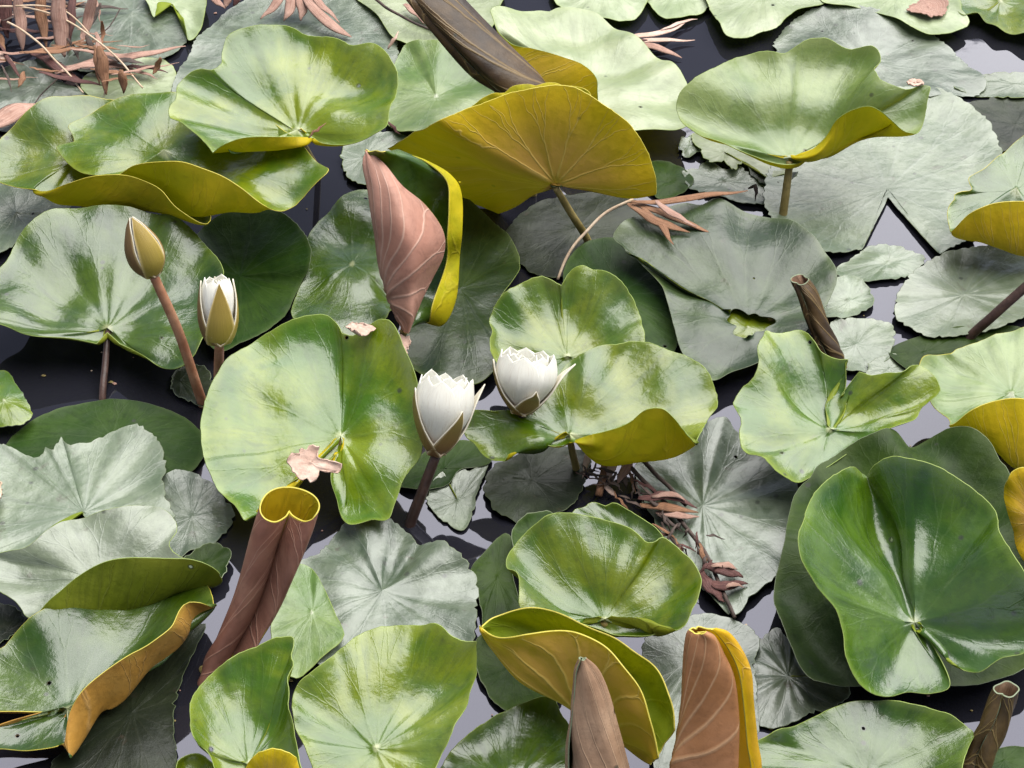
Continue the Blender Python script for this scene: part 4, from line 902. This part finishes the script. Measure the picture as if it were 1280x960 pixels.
single(twig('straw', [(72, 98, .012), (54, 116, .012), (40, 132, .012)], .0009, DRY['twig']), 'short dark straw on the flat grey leaf in the corner', 'straw', G2)
G3 = 'withered pink blades in the top left'
single(strip('withered_leaf', [(80, 84, .014), (120, 76, .02), (170, 70, .02), (232, 58, .014)], .015, DRY['pink']), 'long pink withered blade pointing right over the grey leaf', 'dead leaf', G3)
single(strip('withered_leaf', [(70, 92, .016), (105, 82, .02), (140, 82, .016), (168, 84, .012)], .013, DRY['pink']), 'short pink withered blade under the long pointing one', 'dead leaf', G3)
single(strip('withered_leaf', [(150, 82, .012), (175, 90, .012), (198, 99, .010)], .006, DRY['pink']), 'small pink sliver on the pale green flat leaf', 'dead leaf', G3)
single(strip('withered_leaf', [(38, 66, .02), (62, 76, .02), (84, 92, .015), (104, 102, .012)], .014, DRY['maroon']), 'dark red withered blade below the widest reed', 'dead leaf', G3)
single(strip('withered_leaf', [(-20, 66, .02), (0, 70, .02), (20, 80, .015)], .013, DRY['pale']), 'whitish withered blade end at the left edge', 'dead leaf', G3)
single(strip('withered_leaf', [(-30, 168, .018), (0, 150, .02), (25, 136, .018), (44, 130, .012)], .028, DRY['pink'], flat=.12), 'broad pink dead leaf at the left edge above the folded olive leaf', 'dead leaf', G3)
G4 = 'brown upright scraps behind the folded olive leaf'
single(strip('brown_scrap', [(118, 56, .055), (121, 80, .04), (124, 108, .02)], .006, DRY['brown'], flat=.4), 'thin brown upright scrap, left one of three', 'dead leaf', G4)
single(strip('brown_scrap', [(124, 58, .06), (129, 84, .042), (132, 118, .02)], .014, DRY['brown'], flat=.4), 'wide brown upright scrap with a forked top, middle one of three', 'dead leaf', G4)
single(strip('brown_scrap', [(150, 88, .045), (154, 100, .035), (155, 116, .022)], .011, DRY['brown'], flat=.4), 'short brown upright scrap, right one of three', 'dead leaf', G4)
d = debris('withered_tuft', 'pink withered tuft with spreading blades on the grey leaf at the top', 'dead leaf', (370, 0, .01))
for pts, wd in (([(358, -20, .03), (345, 5, .022), (326, 24, .014)], .012), ([(362, -20, .03), (362, 10, .022), (356, 26, .014)], .013), ([(368, -20, .03), (378, 10, .022), (376, 26, .014)], .013), ([(372, -20, .03), (395, 15, .024), (418, 34, .016), (440, 46, .011)], .014), ([(380, -20, .02), (400, 5, .018), (425, 28, .012)], .010)):
    strip('blade', pts, wd, DRY['pink'], d)
d = debris('withered_tuft', 'small dark red withered tuft at the top edge left of the pink one', 'dead leaf', (275, 0, .01))
for pts, wd in (([(262, -15, .03), (270, 0, .024), (282, 10, .018)], .010), ([(282, -15, .03), (285, 0, .022), (280, 10, .016)], .010), ([(300, -15, .03), (296, 0, .022), (292, 8, .016)], .009)):
    strip('blade', pts, wd, DRY['maroon'] if wd < .01 else DRY['pink'], d)
single(twig('dry_stalk', [(455, -12, .03), (490, 14, .026), (530, 34, .022), (552, 42, .018)], .0018, DRY['twig']), 'dark thin stalk across the pale leaf left of the dark rolled leaf', 'dead stalk')
single(strip('withered_leaf', [(505, 5, .02), (525, 18, .018), (545, 40, .016)], .014, DRY['pink'], flat=.15), 'pink stain like dead blade left of the dark rolled leaf', 'dead leaf')
single(strip('withered_leaf', [(484, 62, .02), (492, 50, .03), (498, 40, .035)], .005, DRY['pale'], flat=.4), 'tiny pale pointed bract beside the cupped glossy leaf', 'dead leaf')
single(strip('withered_leaf', [(485, 152, .03), (492, 160, .025), (500, 168, .02)], .005, DRY['maroon'], flat=.4), 'small dark red scrap left of the folded golden leaf', 'dead leaf')
single(strip('brown_scrap', [(386, 172, .150), (396, 163, .155), (407, 153, .160)], .004, DRY['brown'], flat=.5), 'brown tip at the near rim of the cupped glossy leaf', 'dead leaf')
single(strip('brown_scrap', [(276, 100, .134), (284, 112, .131), (303, 126, .126)], .008, DRY['pink'], flat=.3), 'pink brown scrap beside the curled lump of the cupped leaf', 'dead leaf')
d = debris('withered_tuft', 'pale pink withered tuft floating in the water at the upper right', 'dead leaf', (800, 50, .003))
for pts, wd, m in (([(770, 50, .010), (800, 44, .012), (830, 40, .008), (862, 26, .004)], .010, 'pale'), ([(768, 54, .008), (800, 52, .010), (835, 50, .008), (868, 50, .004)], .009, 'pale'), ([(772, 48, .008), (800, 54, .010), (830, 62, .007), (852, 72, .004)], .011, 'pink'), ([(770, 46, .012), (790, 50, .014), (815, 50, .010)], .008, 'maroon'), ([(826, 38, .010), (850, 28, .008), (872, 24, .004)], .006, 'pale')):
    strip('blade', pts, wd, DRY[m], d)
d = debris('withered_tuft', 'brown withered tuft on the far edge of the dull dark leaf', 'dead leaf', (800, 255, .01))
for pts, wd, m in (([(782, 252, .050), (815, 262, .048), (850, 275, .045), (895, 292, .042)], .010, 'brown'), ([(784, 254, .052), (812, 272, .050), (835, 282, .046), (862, 290, .043)], .011, 'brown'), ([(800, 258, .050), (825, 280, .047), (842, 306, .043)], .009, 'brown'), ([(790, 252, .054), (830, 252, .052), (880, 245, .050), (935, 238, .046)], .010, 'brown'), ([(820, 250, .056), (838, 266, .053), (870, 282, .047)], .009, 'pink')):
    strip('blade', pts, wd, DRY[m], d)
twig('stalk', [(792, 250, .052), (760, 264, .045), (730, 292, .035), (708, 322, .02), (698, 350, .004)], .0018, DRY['straw'], d)
single(strip('brown_scrap', [(936, 236, .02), (944, 232, .026), (944, 252, .01)], .006, DRY['twig'], flat=.6), 'small black hooked scrap beside the stalk of the mint leaf', 'dead leaf')
d = debris('reed_tangle', 'dense brown pink tangle of dead reed blades filling the top left corner', 'dead reeds', (60, 60, .01))
rr = random.Random(21)
for k in range(64):
    x, y = rr.uniform(-15, 205), rr.uniform(-10, 104)
    if x > 130 and y < 55: continue
    an = rr.choice((rr.uniform(-.4, .4), rr.uniform(1.2, 1.9))); ln = rr.uniform(18, 48); dx, dy = math.cos(an) * ln, math.sin(an) * ln * .6
    h = rr.uniform(.012, .03)
    strip('blade', [(x - dx, y - dy, h + rr.uniform(0, .015)), (x, y + rr.uniform(-4, 4), h), (x + dx, y + dy, h - .004)], rr.uniform(.003, .010), DRY[rr.choice(('pink', 'brown', 'maroon', 'brown', 'twig', 'twig', 'pink'))], d, flat=rr.uniform(.12, .3))
d = debris('reed_tangle', 'dark messy tangle of twigs and rotten petals in the water beside the ribbed grey leaf', 'dead plant litter', (800, 620, .005))
for k in range(46):
    f = rr.random(); x, y = 748 + 150 * f + rr.uniform(-26, 22), 585 + 150 * f * rr.uniform(.6, 1.1) + rr.uniform(-14, 12)
    an = rr.uniform(-.3, 2.2); ln = rr.uniform(8, 26); dx, dy = math.cos(an) * ln, math.sin(an) * ln * .7; h = rr.uniform(.010, .02)
    strip('blade', [(x - dx, y - dy, h + rr.uniform(0, .01)), (x, y + rr.uniform(-4, 4), h + .004), (x + dx, y + dy, h - .003)], rr.uniform(.0015, .005), DRY[rr.choice(('twig', 'maroon', 'twig', 'twig', 'brown'))], d, flat=rr.uniform(.2, .5))
# dead twigs and petals, centre right
single(twig('dead_twig', [(770, 560, .03), (795, 590, .02), (822, 618, .012), (850, 650, .012), (880, 690, .012), (900, 730, .012), (918, 772, .012)], .0022, DRY['twig']), 'long dark dead twig running down beside the ribbed grey leaf', 'dead twig')
single(twig('dead_twig', [(790, 560, .03), (812, 585, .02), (845, 618, .013), (858, 632, .012)], .0022, DRY['twig']), 'short dark dead twig parallel to the long one', 'dead twig')
single(twig('dead_twig', [(758, 560, .02), (755, 590, .015), (748, 620, .006)], .0042, DRY['brown']), 'thick brown broken stalk under the olive turned up edge', 'dead twig')
d = debris('withered_tuft', 'dark red withered petals lying on the ribbed grey leaf', 'dead leaf', (840, 630, .01))
for pts, wd, m in (([(798, 624, .02), (820, 620, .024), (848, 622, .02), (872, 636, .014)], .012, 'maroon'), ([(800, 630, .018), (830, 634, .02), (872, 640, .014)], .011, 'brown'), ([(820, 640, .016), (845, 644, .018), (875, 646, .012)], .009, 'pink'), ([(815, 620, .026), (840, 618, .026), (858, 626, .02)], .008, 'pink')):
    strip('blade', pts, wd, DRY[m], d)
d = debris('withered_tuft', 'crumbled dark red debris at the near edge of the ribbed grey leaf', 'dead leaf', (905, 720, .01))
for pts, wd, m in (([(880, 705, .014), (905, 712, .018), (928, 722, .012)], .014, 'maroon'), ([(885, 728, .013), (905, 732, .016), (935, 728, .012)], .012, 'maroon'), ([(890, 708, .02), (910, 706, .02), (922, 712, .014)], .008, 'pink'), ([(876, 715, .012), (890, 735, .014), (905, 752, .011)], .012, 'maroon'), ([(905, 735, .016), (918, 730, .018), (930, 734, .014)], .006, 'pink')):
    strip('blade', pts, wd, DRY[m], d)
d = debris('withered_tuft', 'pale grey withered petals hanging in the dark under the olive turned up edge', 'dead leaf', (765, 590, .01))
for pts, wd, m in (([(764, 560, .03), (766, 580, .022), (760, 604, .012)], .009, 'pale'), ([(790, 560, .03), (782, 585, .022), (770, 606, .012)], .010, 'pink'), ([(738, 556, .03), (734, 575, .02), (728, 598, .01)], .006, 'pale'), ([(756, 604, .012), (762, 614, .010), (770, 620, .006)], .006, 'pale')):
    strip('blade', pts, wd, DRY[m], d)
# decayed patches and pale scraps
def scrap(label, c, h, rim, m, thick=.0012, tilt=(0, 0)):
    o = leaf(label, 'pale', 'pale', c, h, rim, tilt=tilt, rag=.002, wave=.0015, raised=False, thick=thick, name='leaf_scrap', cat='dead leaf', group='pale dead leaf scraps')
    o.data.materials[0] = m; o.data.materials[1] = m; o.data.materials[2] = m
scrap('pink white dead scrap lying in the notch of the very large green leaf', (388, 578), .072, [(358, 574), (368, 562), (386, 556), (400, 558), (398, 570), (412, 574), (428, 580), (424, 592), (404, 592), (392, 604), (374, 602), (362, 592)], DRY['pale'], tilt=(0, -.035))
scrap('cream scrap tucked behind the far edge of the very large green leaf', (448, 408), .108, [(428, 408), (440, 402), (460, 404), (470, 410), (458, 420), (444, 420)], DRY['pale'])
scrap('cream torn strip below the tip of the folded pink leaf', (500, 434), .048, [(492, 410), (502, 416), (512, 418), (514, 432), (506, 446), (498, 450), (492, 432)], DRY['pale'])
scrap('pink dead patch on the pale leaf at the top right', (1160, 8), .020, [(1132, 14), (1145, 2), (1158, -8), (1182, -4), (1186, 10), (1180, 20), (1158, 22), (1146, 18)], DRY['pink'])
scrap('cream scrap at the torn right lobe of the mint cupped leaf', (1145, 104), .115, [(1128, 102), (1138, 96), (1152, 98), (1160, 104), (1148, 108), (1134, 107)], DRY['pale'])
scrap('small orange petal cut by the left edge beside the torn grey pad', (-6, 612), .02, [(-20, 596), (0, 598), (4, 612), (2, 630), (-8, 638), (-20, 630)], DRY['straw'])
# dark slanting stalk of a leaf outside the picture on the right
p0, p1, p2, p3 = W(1330, 318, .09), W(1285, 356, .06), W(1240, 396, .03), W(1208, 426, .0)
single(obj('lily_stalk', tube_mesh('lily_stalk', [p0, p1, p2, p3, p3 + np.array([-.04, -.03, -.06]), p3 + np.array([-.08, -.03, BED])], [.0048] * 6, STEM['dark'], 12)), 'dark slanting stalk rising over the round grey pad at the right edge', 'stalk')

# scum, seeds and crumbs of rotten leaf drifting on the water
V, F, M = [], [], []
for k in range(420):
    p = W(rr.uniform(-40, 1320), rr.uniform(-20, 980), .0009); a0 = rr.uniform(0, 6.28); ra = rr.choice((.0006, .0008, .0011, .0018)); n0 = len(V); m = rr.randrange(3)
    for z in (0, .0006):
        for i in range(6):
            q = ra * rr.uniform(.6, 1.2) * (1 if z == 0 else .7)
            V.append((p[0] + q * math.cos(a0 + i * 1.047) * 1.4, p[1] + q * math.sin(a0 + i * 1.047), p[2] + z))
    F.append([n0 + 6 + i for i in range(6)]); M.append(m)
    for i in range(6):
        F.append([n0 + i, n0 + (i + 1) % 6, n0 + 6 + (i + 1) % 6, n0 + 6 + i]); M.append(m)
tag(obj('floating_crumbs', make_mesh('floating_crumbs', V, F, [DRY['straw'], STEM['olive'], DRY['pink']], M)), 'tiny pale crumbs of plant matter drifting on the open water', 'plant litter', kind='stuff')
